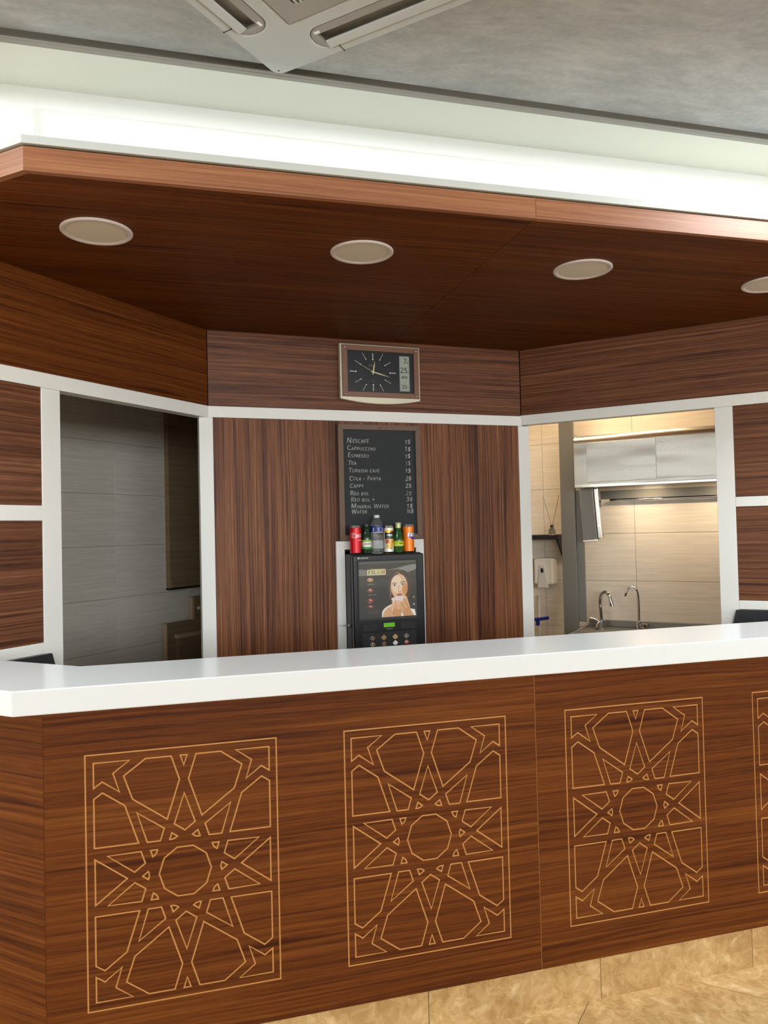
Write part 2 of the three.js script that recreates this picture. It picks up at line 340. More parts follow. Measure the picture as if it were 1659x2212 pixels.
// ================================================================== CANOPY
const TAN = Math.tan(41.36 * D2R / 2), RET = [-Math.cos(41.36 * D2R), -Math.sin(41.36 * D2R)];
const corner = (x, z, off) => [x + off * TAN, z - off];                       // corner moved inwards by off
const along = (p, t) => [p[0] + RET[0] * t, p[1] + RET[1] * t];
{
  const c = thing('canopy', 'dark wood canopy over the bar with lighter wood fascia', 'canopy');
  const P0 = [-0.3662, -0.0957], wallPt = (f, s, d = 0) => { const o = place(new THREE.Object3D(), f, s, 0, d).position; return [o.x, o.z]; };
  const inner = corner(...P0, 0.02), rEnd = 3.56;
  const XS = 1.152, bk = wallPt('B', 0.966);
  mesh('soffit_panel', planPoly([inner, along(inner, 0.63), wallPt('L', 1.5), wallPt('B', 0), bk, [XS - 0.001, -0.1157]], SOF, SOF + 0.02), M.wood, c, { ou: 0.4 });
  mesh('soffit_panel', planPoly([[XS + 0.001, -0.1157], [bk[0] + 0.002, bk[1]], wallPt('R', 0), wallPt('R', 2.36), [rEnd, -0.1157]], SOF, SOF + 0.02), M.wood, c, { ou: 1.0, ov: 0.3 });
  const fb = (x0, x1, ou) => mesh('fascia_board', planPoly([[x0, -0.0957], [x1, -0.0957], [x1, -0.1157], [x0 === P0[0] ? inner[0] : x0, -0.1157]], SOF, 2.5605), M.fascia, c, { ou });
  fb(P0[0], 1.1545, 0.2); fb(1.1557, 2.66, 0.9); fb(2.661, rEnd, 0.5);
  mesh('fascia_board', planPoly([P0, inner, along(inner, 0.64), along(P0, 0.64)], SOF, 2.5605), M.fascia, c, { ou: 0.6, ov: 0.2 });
  const S0 = corner(...P0, 0.006);
  mesh('shadow_gap', planPoly([S0, along(S0, 0.63), [-0.9, -0.6], [rEnd, -0.6], [rEnd, S0[1]]], 2.5605, 2.5655), M.darkGap, c);
  const L0 = corner(...P0, -0.008);
  mesh('ledge_board', planPoly([L0, along(L0, 0.66), [-0.92, -0.6], [rEnd, -0.6], [rEnd, L0[1]]], 2.5655, 2.588, 0.001), M.whiteTrim, c);
  const l0 = corner(...P0, 0.05), l1 = corner(...P0, 0.056);
  mesh('trough_lip', planPoly([l0, [rEnd, l0[1]], [rEnd, l1[1]], l1, along(l1, 0.6), along(l0, 0.6)], 2.588, 2.694), M.opal, c);
}
{
  const t = thing('led_strip', 'long white led strip in the light trough along the canopy front', 'light strip');
  const glow = std({ color: 0xffffff, emissive: 0xffffff, emissiveIntensity: 1.5 });
  const y = 2.668, z = -0.172;
  for (let k = 0; k < 4; k++) {
    const x0 = -0.32 + k * 0.96, x1 = x0 + 0.955;
    mesh('led_bar', bx(x0, x1, y - 0.008, y + 0.008, z, z + 0.012), glow, t);
    areaLight(t, 0.95, 0.014, COOL, COVE_LED, [(x0 + x1) / 2, y, z - 0.002], [(x0 + x1) / 2, y + 0.35, z - 1]);
    mesh('led_board', bx(x0, x1, 2.596, 2.69, z + 0.0125, z + 0.0145), M.coveWhite, t);
    areaLight(t, 0.95, 0.09, COOL, TROUGH_LED, [(x0 + x1) / 2, 2.643, z + 0.0155], [(x0 + x1) / 2, 2.643, 1]);
  }
}
{
  const r0 = corner(-0.3662, -0.0957, 0.066), g = thing('led_strip', 'short white led strip on the angled return of the light trough', 'light strip'); g.position.set(r0[0], 0, r0[1]); g.rotation.y = -41.36 * D2R;
  mesh('led_board', bx(-0.56, -0.03, 2.596, 2.69, -0.002, 0), M.coveWhite, g); g.updateMatrixWorld(true);
  const a = new THREE.Vector3(-0.295, 2.643, 1).applyMatrix4(g.matrixWorld), b = new THREE.Vector3(-0.295, 3.02, -1).applyMatrix4(g.matrixWorld);
  areaLight(g, 0.52, 0.09, COOL, TROUGH_LED, [-0.295, 2.643, 0.001], a.toArray());
  areaLight(g, 0.52, 0.014, COOL, COVE_LED, [-0.295, 2.668, -0.004], b.toArray());
}
// recessed round downlights in the soffit (switched off)
{
  const ring = lathe([[0.094, 0.0], [0.096, -0.006], [0.108, -0.0075], [0.1125, -0.004], [0.1125, 0]], 64), disc = lathe([[0.0001, -0.0035], [0.094, -0.0035], [0.0945, 0]], 64);
  [[-0.214, -0.497], [0.676, -0.5], [1.559, -0.503], [2.44, -0.505]].forEach(([x, z], k) => {
    const t = thing('downlight', ['round white unlit downlight in the canopy before the left doorway', 'round white unlit downlight in the canopy before the wall clock', 'round white unlit downlight in the canopy right of the board joint', 'round white unlit downlight at the right end of the row'][k], 'downlight', 'canopy downlights');
    t.position.set(x, SOF, z); mesh('ring', ring, M.lampRing, t, null); mesh('diffuser', disc, M.lamp, t, null);
  });
}

// ================================================================== COUNTER
// carved ten-pointed star ornament, millimetres about its centre
function ornament() {
  const P = [], pol = (r, a) => [r * Math.cos(a * D2R), r * Math.sin(a * D2R)];
  P.push([...Array(10)].map((_, k) => pol(69, 36 * k)));
  for (let k = 0; k < 10; k++) P.push([pol(112, 36 * k), pol(98, 36 * k + 6.3), pol(95, 36 * k + 2.2), pol(95, 36 * k - 2.2), pol(98, 36 * k - 6.3)]);
  for (let k = 0; k < 10; k++) P.push([pol(211, 18 + 36 * k), pol(133, 30 + 36 * k), pol(110, 18 + 36 * k), pol(133, 6 + 36 * k)]);
  const quad = [[[-211, 234], [-155, 194], [-121, 90], [-233, 90], [-233, 219]], [[-100, 314], [-33, 314], [-12, 249], [-46, 145], [-135, 209], [-157, 273]], [[-233, 314], [-141, 314], [-184, 283], [-168, 232], [-211, 263], [-233, 248]]];
  for (const q of quad) for (const sx of [1, -1]) for (const sy of [1, -1]) P.push(q.map(([x, y]) => [x * sx, y * sy]));
  for (const sx of [1, -1]) P.push([[-232 * sx, 60], [-151 * sx, 0], [-232 * sx, -60]]);
  for (const sy of [1, -1]) P.push([[-9, 314 * sy], [9, 314 * sy], [0, 287 * sy]]);
  return P.map((p) => p.map(([x, y]) => [x / 1000, y / 1000]));
}
const area2 = (p) => p.reduce((s, a, i) => { const b = p[(i + 1) % p.length]; return s + a[0] * b[1] - b[0] * a[1]; }, 0);
function inset(poly, off) {                       // positive moves outwards
  const p = area2(poly) > 0 ? poly : [...poly].reverse();
  return p.map((b, i) => {
    const a = p[(i + p.length - 1) % p.length], c = p[(i + 1) % p.length];
    let n1 = [b[1] - a[1], a[0] - b[0]], n2 = [c[1] - b[1], b[0] - c[0]]; const l1 = Math.hypot(...n1), l2 = Math.hypot(...n2);
    n1 = n1.map((v) => v / l1); n2 = n2.map((v) => v / l2);
    const k = Math.max(0.3, 1 + n1[0] * n2[0] + n1[1] * n2[1]);
    return [b[0] + off * (n1[0] + n2[0]) / k, b[1] + off * (n1[1] + n2[1]) / k];
  });
}
const PCY = 0.5823, GW = 0.0021, motifs = ornament(), frameRect = [[-0.2537, -0.3363], [0.2537, -0.3363], [0.2537, 0.3363], [-0.2537, 0.3363]];
function carvedBoard(parent, zf, x0, x1, y0, y1, centres, uvo) {
  const at = (p, cx) => p.map(([x, y]) => [x + cx, y + PCY]);
  const main = new THREE.Shape(V2([[x0, y0], [x1, y0], [x1, y1], [x0, y1]])), shapes = [main], lines = [];
  for (const cx of centres) {
    main.holes.push(new THREE.Path(V2(at(inset(frameRect, GW), cx))));
    const field = new THREE.Shape(V2(at(inset(frameRect, -GW), cx))); shapes.push(field); lines.push([frameRect, cx]);
    for (const m of motifs) { field.holes.push(new THREE.Path(V2(at(inset(m, GW), cx)))); shapes.push(new THREE.Shape(V2(at(inset(m, -GW), cx)))); lines.push([m, cx]); }
  }
  const b = mesh('front_panel', new THREE.ExtrudeGeometry(shapes, { depth: 0.0016, bevelEnabled: false }).translate(0, 0, -0.0016), M.wood, parent, uvo); b.position.z = zf;
  for (const [m, cx] of lines) {
    const s = new THREE.Shape(V2(at(inset(m, GW + 0.0002), cx))); s.holes.push(new THREE.Path(V2(at(inset(m, -GW - 0.0002), cx))));
    mesh('carved_line', new THREE.ShapeGeometry(s).translate(0, 0, -0.0013), M.mdf, b);
  }
  return b;
}
{
  const c = thing('bar_counter', 'brown wood bar counter with carved star ornaments and marble plinth', 'counter');
  const X0 = -0.3297, Y0 = 0.132, Y1 = 1.0475;
  const boards = [[X0, 1.0846, [0.0258, 0.7302], { ou: 0.1, ov: 0 }], [1.0868, 2.5, [1.4422, 2.149], { ou: 0.85, ov: 0.43 }], [2.5022, 3.52, [2.856], { ou: 0.3, ov: 0.6 }]];
  for (const [a, b, cs, uvo] of boards) carvedBoard(c, -0.06, a, b, Y0, Y1, cs, uvo);
  mesh('backing_board', bx(X0 + 0.006, 3.52, Y0, Y1, -0.08, -0.0618), M.mdf, c);
  // return towards the left wall
  const turned = (m, x, z) => { m.position.set(x, 0, z); m.rotation.y = -41.36 * D2R; };
  turned(mesh('side_panel', bx(-0.7, -0.0005, Y0, Y1, -0.0016, 0), M.wood, c, { ou: 0.5, ov: 0.5 }), X0 - 0.0008, -0.0605);
  turned(mesh('backing_board', bx(-0.7, -0.004, Y0, Y1, -0.02, -0.0018), M.mdf, c), X0 - 0.0008, -0.0605);
  // carcass
  const K0 = corner(X0, -0.06, 0.022), K1 = corner(X0, -0.06, 0.2);
  mesh('carcass', planPoly([K0, [3.5, K0[1]], [3.5, K1[1]], K1, along(K1, 0.62), along(K0, 0.68)], 0.0, 1.047), M.darkGap, c);
  // marble plinth, piece by piece
  const z = -0.068;
  for (let x = 1.292 - 0.575 * 3 + 0.0; x < 3.4; x += 0.575) {
    const a = Math.max(x, X0 + 0.004), b = Math.min(x + 0.575, 3.5); if (b - a < 0.02) continue;
    mesh('plinth_tile', bx(a + 0.001, b - 0.001, 0.0, Y0 - 0.001, z - 0.012, z), M.marble, c, { ou: x * 1.7, ov: 0.2 + x });
  }
  turned(mesh('plinth_tile', bx(-0.69, 0, 0, Y0 - 0.001, -0.012, 0), M.marble, c), X0 + 0.002, -0.069);
  const S = [-0.392, 0], I = corner(...S, 0.3376);
  const top = mesh('countertop', planPoly([S, [3.62, 0], [3.3, -0.3376], I, along(I, 0.56), along(S, 0.695)], 1.0483, 1.1135, 0.003), M.slab);
  tag(top, 'thick glossy white countertop slab on the bar counter', 'countertop');
}

// ================================================================== BEHIND THE BAR
// black stone splashbacks with a slanted end and low worktops under the panelled parts of the side walls
function worktop(f, s0, s1, slant, label) {
  const t = place(thing('back_worktop', label, 'worktop'), f), sx = FR[f].sx, q = (s, y) => [s * sx, y];
  mesh('splashback', new THREE.ExtrudeGeometry(new THREE.Shape(V2([q(s0, 1.069), q(s1, 1.069), q(s1, 0.9), q(s0 - slant, 0.9)])), { depth: 0.018, bevelEnabled: false }).translate(0, 0, 0.001), M.granite, t);
  const a = Math.min(s0 * sx, s1 * sx), b = Math.max(s0 * sx, s1 * sx);
  mesh('stone_top', bx(a, b, 0.87, 0.899, 0.002, 0.3, 0.003), M.granite, t);
  mesh('base_cabinet', bx(a + 0.02, b - 0.02, 0.0, 0.87, 0.004, 0.27), M.blackMatt, t);
}
worktop('L', 0.934, 1.25, 0.05, 'black stone worktop against the left wall behind the bar');
worktop('R', 1.078, 1.6, 0.04, 'black stone worktop against the right wall behind the bar');

// ---- wall clock
{
  const t = place(thing('clock', 'rectangular wall clock with wood frame, black dial and calendar display', 'clock'), 'B', 0.885, 2.315, 0);
  const W = 0.219, T = 0.147, B = -0.125;
  // silver case with a bowed lower edge
  const s = new THREE.Shape(); s.moveTo(-W, T); s.lineTo(W, T); s.lineTo(W, B - 0.008); s.quadraticCurveTo(0, B - 0.052, -W, B - 0.008); s.closePath();
  mesh('case', new THREE.ExtrudeGeometry(s, { depth: 0.026, bevelEnabled: true, bevelSize: 0.003, bevelThickness: 0.003, bevelSegments: 2, curveSegments: 24 }).translate(0, 0, 0.003), std({ color: 0xcfc8b0, metalness: 0.35, roughness: 0.35 }), t);
  const o = [[-0.212, 0.142], [0.212, 0.142], [0.212, B], [-0.212, B]], i = [[-0.184, 0.115], [0.184, 0.115], [0.184, B + 0.026], [-0.184, B + 0.026]];
  const wf = std({ color: 0x7a5540, roughness: 0.35 });
  for (let k = 0; k < 4; k++) {
    const n = (k + 1) % 4, sh = new THREE.Shape(V2([o[k], o[n], i[n], i[k]]));
    mesh('frame_side', new THREE.ExtrudeGeometry(sh, { depth: 0.012, bevelEnabled: true, bevelSize: 0.0015, bevelThickness: 0.0015, bevelOffset: -0.0015, bevelSegments: 1 }).translate(0, 0, 0.03), wf, t);
    mesh('stud', new THREE.SphereGeometry(0.0048, 12, 8).scale(1, 1, 0.6).translate(o[k][0] * 0.935, (o[k][1] + i[k][1]) / 2, 0.0445), M.alu, t, null);
  }
  const dial = canvasTex(736, 432, (g, w, h) => {
    g.fillStyle = '#1d1d20'; g.fillRect(0, 0, w, h);
    const cx = 283, cy = 218; g.strokeStyle = '#b9b7ae'; g.fillStyle = '#e8e6dc';
    for (let k = 0; k < 12; k++) {
      const a = k * 30 * D2R, sx = Math.sin(a), cyv = -Math.cos(a), q = Math.min(262 / Math.max(0.01, Math.abs(sx)), 206 / Math.max(0.01, Math.abs(cyv))), major = k % 3 === 0;
      const r1 = major ? q - 8 : Math.min(q, 236) - 6, r0 = r1 - (major ? 50 : 76);
      g.lineWidth = major ? 10 : 5; g.beginPath(); g.moveTo(cx + sx * r0, cy + cyv * r0); g.lineTo(cx + sx * r1, cy + cyv * r1); g.stroke();
      g.beginPath(); g.arc(cx + sx * (r0 - (major ? 14 : 0)), cy + cyv * (r0 - (major ? 14 : 0)), major ? 8 : 6, 0, 7); g.fill();
    }
    g.fillStyle = '#9a7468'; g.font = 'bold 22px serif'; g.textAlign = 'center'; g.fillText('REGAL', cx - 4, 156);
    g.fillStyle = '#8a8880'; g.font = '13px sans-serif'; g.fillText('QUARTZ', cx, 316);
  });
  mesh('dial', new THREE.PlaneGeometry(0.368, 0.214).translate(0, 0.008, 0.0335), std({ map: dial, roughness: 0.3 }), t, null);
  const lcd = canvasTex(140, 420, (g, w, h) => {
    g.fillStyle = '#9aa394'; g.fillRect(0, 0, w, h); g.strokeStyle = '#5d665e'; g.lineWidth = 5; g.strokeRect(2, 2, w - 4, h - 4);
    g.fillStyle = '#20241f'; g.textAlign = 'center'; g.font = 'bold 84px monospace'; g.fillText('7', 82, 86); g.font = 'bold 34px monospace'; g.fillText('m', 118, 86);
    g.font = 'bold 88px monospace'; g.fillText('25', 62, 200); g.font = 'bold 26px monospace'; g.fillText('d', 122, 200);
    g.font = 'bold 46px monospace'; g.fillText('MON', 70, 268); g.font = 'bold 30px monospace'; g.fillText('--', 74, 318); g.font = 'bold 62px monospace'; g.fillText('20', 66, 388); g.font = 'bold 26px monospace'; g.fillText('C', 118, 384);
  });
  mesh('calendar_display', bx(0.104, 0.162, -0.088, 0.1, 0.033, 0.0345), std({ color: 0x77807a, roughness: 0.4 }), t);
  mesh('calendar_digits', new THREE.PlaneGeometry(0.056, 0.186).translate(0.133, 0.006, 0.0348), std({ map: lcd, roughness: 0.4 }), t, null);
  const gold = std({ color: 0xd9cfa0, metalness: 0.6, roughness: 0.35 }), px = -0.0425, py = 0.007;
  const hand = (deg, len, w, z, name) => { const sh = new THREE.Shape(V2([[-w, -0.012], [w, -0.012], [w * 1.2, len * 0.4], [0, len], [-w * 1.2, len * 0.4]])); const m = mesh(name, new THREE.ExtrudeGeometry(sh, { depth: 0.0008, bevelEnabled: false }), gold, t); m.position.set(px, py, z); m.rotation.z = -deg * D2R; };
  hand(9, 0.06, 0.0026, 0.036, 'hour_hand'); hand(104, 0.094, 0.0022, 0.0372, 'minute_hand'); hand(297, 0.098, 0.0006, 0.0384, 'second_hand');
  mesh('hub', cyl(0.0045, 0.0045, 0.006, 0, 0, 0, 16).rotateX(Math.PI / 2).translate(px, py, 0.0375), gold, t);
}
// ---- chalkboard menu
{
  const t = place(thing('menu_chalkboard', 'black chalkboard drinks menu in a thin wood frame', 'chalkboard'), 'B', 0.877, 1.75, 0);
  const fm = std({ color: 0x6f5646, roughness: 0.6 }), o = [[-0.229, 0.299], [0.229, 0.299], [0.229, -0.3], [-0.229, -0.3]], i = o.map(([x, y]) => [x - Math.sign(x) * 0.029, y - Math.sign(y) * 0.027]);
  for (let k = 0; k < 4; k++) { const n = (k + 1) % 4; mesh('frame_side', new THREE.ExtrudeGeometry(new THREE.Shape(V2([o[k], o[n], i[n], i[k]])), { depth: 0.018, bevelEnabled: true, bevelSize: 0.0015, bevelThickness: 0.0015, bevelOffset: -0.0015, bevelSegments: 1 }).translate(0, 0, 0.0016), fm, t); }
  mesh('nail', new THREE.SphereGeometry(0.003, 8, 6).translate(0.0, 0.285, 0.021), M.black, t, null);
  const tex = canvasTex(768, 1056, (g, w, h) => {
    g.fillStyle = '#232628'; g.fillRect(0, 0, w, h);
    for (let k = 0; k < 500; k++) { g.fillStyle = `rgba(${rnd() > 0.5 ? '70,75,78' : '18,20,21'},${0.05 * rnd()})`; g.fillRect(rnd() * w, rnd() * h, 30 + rnd() * 120, 3 + rnd() * 14); }
    const rows = [['Nescafe', '1$', 1.15], ['Cappuccino', '1$', 1], ['Espresso', '1$', 1], ['Tea', '1$', 1], ['Turkish cafe', '1$', 1], ['Cola - Fanta', '2$', 1], ['Cappy', '2$', 1], ['Red bul', '2$', 1], ['Red bul +', '3$', 1], ['Mineral Water', '1$', 1], ['Water', '½$', 1]];
    const ys = [131, 206, 278, 353, 428, 509, 584, 659, 722, 790, 843];
    const scribble = (text, x, y, size, a, gap) => {
      for (const ch of text) {
        const cap = ch !== ch.toLowerCase() || !/[a-z]/.test(ch), sz = size * (cap ? 1.4 : 0.98) * (0.94 + rnd() * 0.12);
        g.save(); g.translate(x, y + (rnd() - 0.5) * 4); g.rotate((rnd() - 0.6) * 0.14); g.transform(1, 0, -0.12, 1, 0, 0); g.font = `${sz}px sans-serif`;
        g.fillStyle = `rgba(212,212,206,${a * (0.8 + rnd() * 0.2)})`; g.fillText(ch.toUpperCase(), 0, 0); g.lineWidth = 0.7; g.strokeStyle = g.fillStyle; g.strokeText(ch.toUpperCase(), 0, 0); const m = g.measureText(ch.toUpperCase()).width; g.restore();
        x += (ch === ' ' ? size * 0.4 : m + gap);
      }
      return x;
    };
    rows.forEach(([a, b, k], r) => {
      scribble(a, 38 + r * 3.4, ys[r], 44 * k, 0.78, 3);
      scribble(b, 654 + (r > 7 ? 8 : 0), ys[r] + 2, 42, r === 3 || r === 7 ? 0.6 : 0.85, 2);
    });
  });
  mesh('board', bx(-0.205, 0.205, -0.278, 0.277, 0.001, 0.0085), std({ color: 0x202325, roughness: 0.7 }), t);
  mesh('chalk_writing', new THREE.PlaneGeometry(0.4, 0.545).translate(0, 0, 0.0088), std({ map: tex, roughness: 0.7 }), t, null);
}
// ---- coffee machine in the niche
{
  const t = place(thing('coffee_machine', 'black coffee vending machine with illustrated front in the white niche', 'coffee machine'), 'B', 0.868, 0.62, 0);
  const W = 0.192, H = 0.761, F = 0.135;
  mesh('body', bx(-W, W, 0, H, -0.44, 0.098, 0.006), std({ color: 0x18181a, roughness: 0.45 }), t);
  mesh('door', bx(-W, W, 0.012, H - 0.004, 0.101, F, 0.008), M.black, t);
  mesh('door_edge_strip', bx(-W - 0.0006, -W + 0.004, 0.02, H - 0.02, 0.108, 0.122, 0.0008), std({ color: 0x6b6b6d, roughness: 0.35, metalness: 0.5 }), t);
  mesh('lock', merge([cyl(0.008, 0.008, 0.016, 0, 0, 0, 16).rotateZ(Math.PI / 2).translate(-W - 0.006, 0.405, 0.085), cyl(0.003, 0.003, 0.03, 0, 0, 0, 10).rotateZ(Math.PI / 2).translate(-W - 0.024, 0.405, 0.085)]), M.chrome, t);
  const x0 = -0.164, x1 = 0.148, y0 = 0.430, y1 = 0.724;
  const poster = canvasTex(1024, 966, (g, w, h) => {
    // printed advertisement: woman drinking from a cup, dark ground, red drink names
    g.fillStyle = '#3f3b34'; g.fillRect(0, 0, w, h);
    g.fillStyle = '#55524c'; g.fillRect(0, 0, w, 46);
    g.fillStyle = '#7b7770'; g.beginPath(); g.moveTo(0, 122); g.quadraticCurveTo(380, 190, 700, 116); g.quadraticCurveTo(880, 70, w, 68); g.lineTo(w, 160); g.quadraticCurveTo(860, 220, 640, 236); g.lineTo(0, 236); g.closePath(); g.fill();
    g.fillStyle = '#4a463e'; g.fillRect(470, 150, 560, 110); g.fillStyle = '#8d8a84'; g.beginPath(); g.moveTo(720, 130); g.quadraticCurveTo(900, 80, w, 74); g.lineTo(w, 150); g.quadraticCurveTo(880, 215, 720, 222); g.closePath(); g.fill();
    g.fillStyle = '#a08a3c'; g.fillRect(215, 126, 250, 14); g.fillStyle = '#d9cda0'; g.fillRect(150, 138, 325, 92); g.font = 'bold 84px serif'; g.textAlign = 'center';
    [['F', '#4c4a24', 190], ['I', '#4c4a24', 236], ['L', '#5d5a2c', 284], ['A', '#93803f', 344], ['M', '#9c5a3a', 424]].forEach(([c, col, x]) => { g.fillStyle = col; g.fillText(c, x, 214); });
    // hair behind
    g.fillStyle = '#5a4536'; g.beginPath(); g.moveTo(720, 160); g.bezierCurveTo(520, 190, 490, 420, 530, 640); g.bezierCurveTo(560, 700, 600, 690, 640, 660); g.lineTo(860, 640); g.bezierCurveTo(960, 560, 960, 300, 880, 220); g.bezierCurveTo(830, 165, 770, 152, 720, 160); g.fill();
    g.strokeStyle = '#8a705a'; g.lineWidth = 9; for (let k = 0; k < 9; k++) { g.beginPath(); g.moveTo(700 - k * 8, 180 + k * 5); g.bezierCurveTo(560 - k * 3, 250 + k * 6, 528 + k * 4, 420, 556 + k * 2, 600 - k * 14); g.stroke(); }
    g.strokeStyle = '#4a3a30'; g.lineWidth = 10; for (let k = 0; k < 9; k++) { g.beginPath(); g.moveTo(740 + k * 10, 185 + k * 4); g.bezierCurveTo(850 + k * 8, 250, 900 + k * 6, 400, 880 + k * 7, 600 - k * 12); g.stroke(); }
    // shoulders
    g.fillStyle = '#d9a97e'; g.beginPath(); g.moveTo(390, 930); g.bezierCurveTo(380, 820, 460, 760, 600, 720); g.lineTo(820, 760); g.bezierCurveTo(900, 790, 960, 850, 980, 930); g.closePath(); g.fill();
    g.fillStyle = '#ecdcc8'; g.beginPath(); g.moveTo(392, 860); g.bezierCurveTo(410, 790, 480, 750, 590, 715); g.lineTo(560, 760); g.bezierCurveTo(480, 780, 420, 830, 408, 930); g.lineTo(390, 930); g.closePath(); g.fill();
    g.fillStyle = '#efe9df'; g.beginPath(); g.moveTo(590, 930); g.lineTo(570, 790); g.lineTo(584, 786); g.lineTo(640, 860); g.lineTo(780, 880); g.lineTo(860, 800); g.lineTo(980, 830); g.lineTo(1000, 930); g.closePath(); g.fill();
    // neck and face
    g.fillStyle = '#c99368'; g.fillRect(640, 580, 150, 180);
    g.fillStyle = '#e3b992'; g.beginPath(); g.ellipse(708, 430, 150, 218, -0.04, 0, 7); g.fill();
    g.fillStyle = '#ecd0b2'; g.beginPath(); g.ellipse(668, 390, 92, 150, -0.04, 0, 7); g.fill();
    g.fillStyle = '#d6935f'; g.beginPath(); g.ellipse(812, 480, 46, 100, 0.1, 0, 7); g.fill();
    g.fillStyle = '#5a4536'; g.beginPath(); g.moveTo(560, 420); g.bezierCurveTo(560, 280, 640, 236, 720, 232); g.bezierCurveTo(620, 180, 540, 260, 536, 420); g.closePath(); g.fill();
    g.beginPath(); g.moveTo(720, 228); g.bezierCurveTo(810, 240, 850, 330, 862, 440); g.bezierCurveTo(900, 330, 840, 220, 720, 205); g.closePath(); g.fill();
    g.strokeStyle = '#5b3d2a'; g.lineWidth = 12; g.lineCap = 'round'; g.beginPath(); g.moveTo(588, 384); g.quadraticCurveTo(622, 362, 660, 384); g.stroke(); g.beginPath(); g.moveTo(730, 376); g.quadraticCurveTo(770, 346, 820, 368); g.stroke();
    for (const [ex, ey] of [[626, 414], [772, 402]]) { g.fillStyle = '#f2e8dc'; g.beginPath(); g.ellipse(ex, ey, 32, 14, 0, 0, 7); g.fill(); g.fillStyle = '#33271f'; g.beginPath(); g.arc(ex, ey, 14, 0, 7); g.fill(); g.strokeStyle = '#3b2a20'; g.lineWidth = 7; g.beginPath(); g.moveTo(ex - 34, ey); g.quadraticCurveTo(ex, ey - 24, ex + 34, ey - 2); g.stroke(); }
    g.strokeStyle = '#b67c52'; g.lineWidth = 8; g.beginPath(); g.moveTo(706, 420); g.lineTo(690, 510); g.quadraticCurveTo(700, 530, 730, 524); g.stroke();
    g.fillStyle = '#b5604c'; g.beginPath(); g.ellipse(710, 572, 52, 17, 0, 0, 7); g.fill(); g.fillStyle = '#8f4537'; g.fillRect(664, 568, 92, 6);
    // cup and hands
    g.fillStyle = '#e9d3d3'; g.beginPath(); g.moveTo(560, 630); g.quadraticCurveTo(690, 570, 850, 620); g.lineTo(820, 760); g.lineTo(620, 770); g.closePath(); g.fill();
    const finger = (a, b, c, d, r, col) => { g.strokeStyle = col; g.lineWidth = r; g.lineCap = 'round'; g.beginPath(); g.moveTo(a, b); g.lineTo(c, d); g.stroke(); };
    finger(620, 880, 640, 780, 90, '#cf9766'); finger(810, 890, 850, 790, 90, '#c98f5e');
    [[600, 810, 590, 690], [640, 800, 640, 676], [684, 810, 690, 680], [722, 820, 734, 700]].forEach((f, k) => finger(...f, 38, k % 2 ? '#dca877' : '#e6b588'));
    [[876, 780, 822, 612], [862, 800, 790, 650], [840, 820, 764, 690], [816, 840, 752, 730]].forEach((f, k) => finger(...f, 36, k % 2 ? '#d39a68' : '#e0ad7c'));
    g.fillStyle = '#cf9766'; g.beginPath(); g.moveTo(590, 800); g.lineTo(600, 930); g.lineTo(730, 930); g.lineTo(740, 820); g.closePath(); g.fill(); g.beginPath(); g.moveTo(780, 830); g.lineTo(880, 780); g.lineTo(960, 930); g.lineTo(790, 930); g.closePath(); g.fill();
    // list of drinks
    [['#b98562', 270, 70], ['#8d4a40', 440, 74], ['#8a4138', 610, 66], ['#7d4a3e', 720, 50]].forEach(([c, y, hh]) => { g.fillStyle = c; g.beginPath(); g.ellipse(200, y + hh / 2, 56, hh / 2, 0, 0, 7); g.fill(); g.fillStyle = '#d8b3a4'; g.beginPath(); g.ellipse(196, y + hh / 2 - 6, 26, hh / 6, 0.5, 0, 7); g.fill(); });
    g.fillStyle = '#b59a8a'; g.font = '30px sans-serif'; g.textAlign = 'left'; [['espresso', 386], ['cappuccino', 560], ['latte', 690]].forEach(([s, y]) => g.fillText(s, 150, y));
    g.fillStyle = '#8d6a58'; g.font = '24px sans-serif'; g.fillText('hot drinks selection', 150, 826); g.fillText('freshly brewed', 150, 858);
    g.fillStyle = '#2d2b27'; g.fillRect(0, 930, w, 36);
    g.fillStyle = '#cfc7b8'; g.beginPath(); g.arc(965, 620, 12, 0, 7); g.fill(); g.beginPath(); g.arc(968, 742, 14, 0, 7); g.fill();
  });
  mesh('poster_frame', merge([bx(x0 - 0.006, x1 + 0.006, y1, y1 + 0.006, F - 0.002, F + 0.003), bx(x0 - 0.006, x1 + 0.006, y0 - 0.006, y0, F - 0.002, F + 0.003), bx(x0 - 0.006, x0, y0, y1, F - 0.002, F + 0.003), bx(x1, x1 + 0.006, y0, y1, F - 0.002, F + 0.003)]), M.blackMatt, t);
  mesh('advert_print', new THREE.PlaneGeometry(x1 - x0, y1 - y0).translate((x0 + x1) / 2, (y0 + y1) / 2, F + 0.0008), phys({ map: poster, roughness: 0.5, clearcoat: 1, clearcoatRoughness: 0.08 }), t, null);
  const strip = (name, w, h, cx, cy, tex, z = F + 0.0006) => mesh(name, new THREE.PlaneGeometry(w, h).translate(cx, cy, z), std({ map: tex, roughness: 0.4, transparent: false }), t, null);
  strip('maker_lettering', 0.07, 0.011, -0.132, 0.7415, canvasTex(420, 66, (g, w, h) => { g.fillStyle = '#111112'; g.fillRect(0, 0, w, h); g.fillStyle = '#c9c9c9'; g.fillRect(4, 8, 50, 50); g.font = 'bold 56px sans-serif'; g.fillText('LUZMATIC', 64, 54, 350); }));
  mesh('coin_plate', bx(-0.15, -0.072, 0.374, 0.41, F - 0.002, F + 0.002, 0.001), M.blackMatt, t);
  mesh('coin_plate', bx(0.054, 0.136, 0.374, 0.412, F - 0.002, F + 0.002, 0.001), M.blackMatt, t);
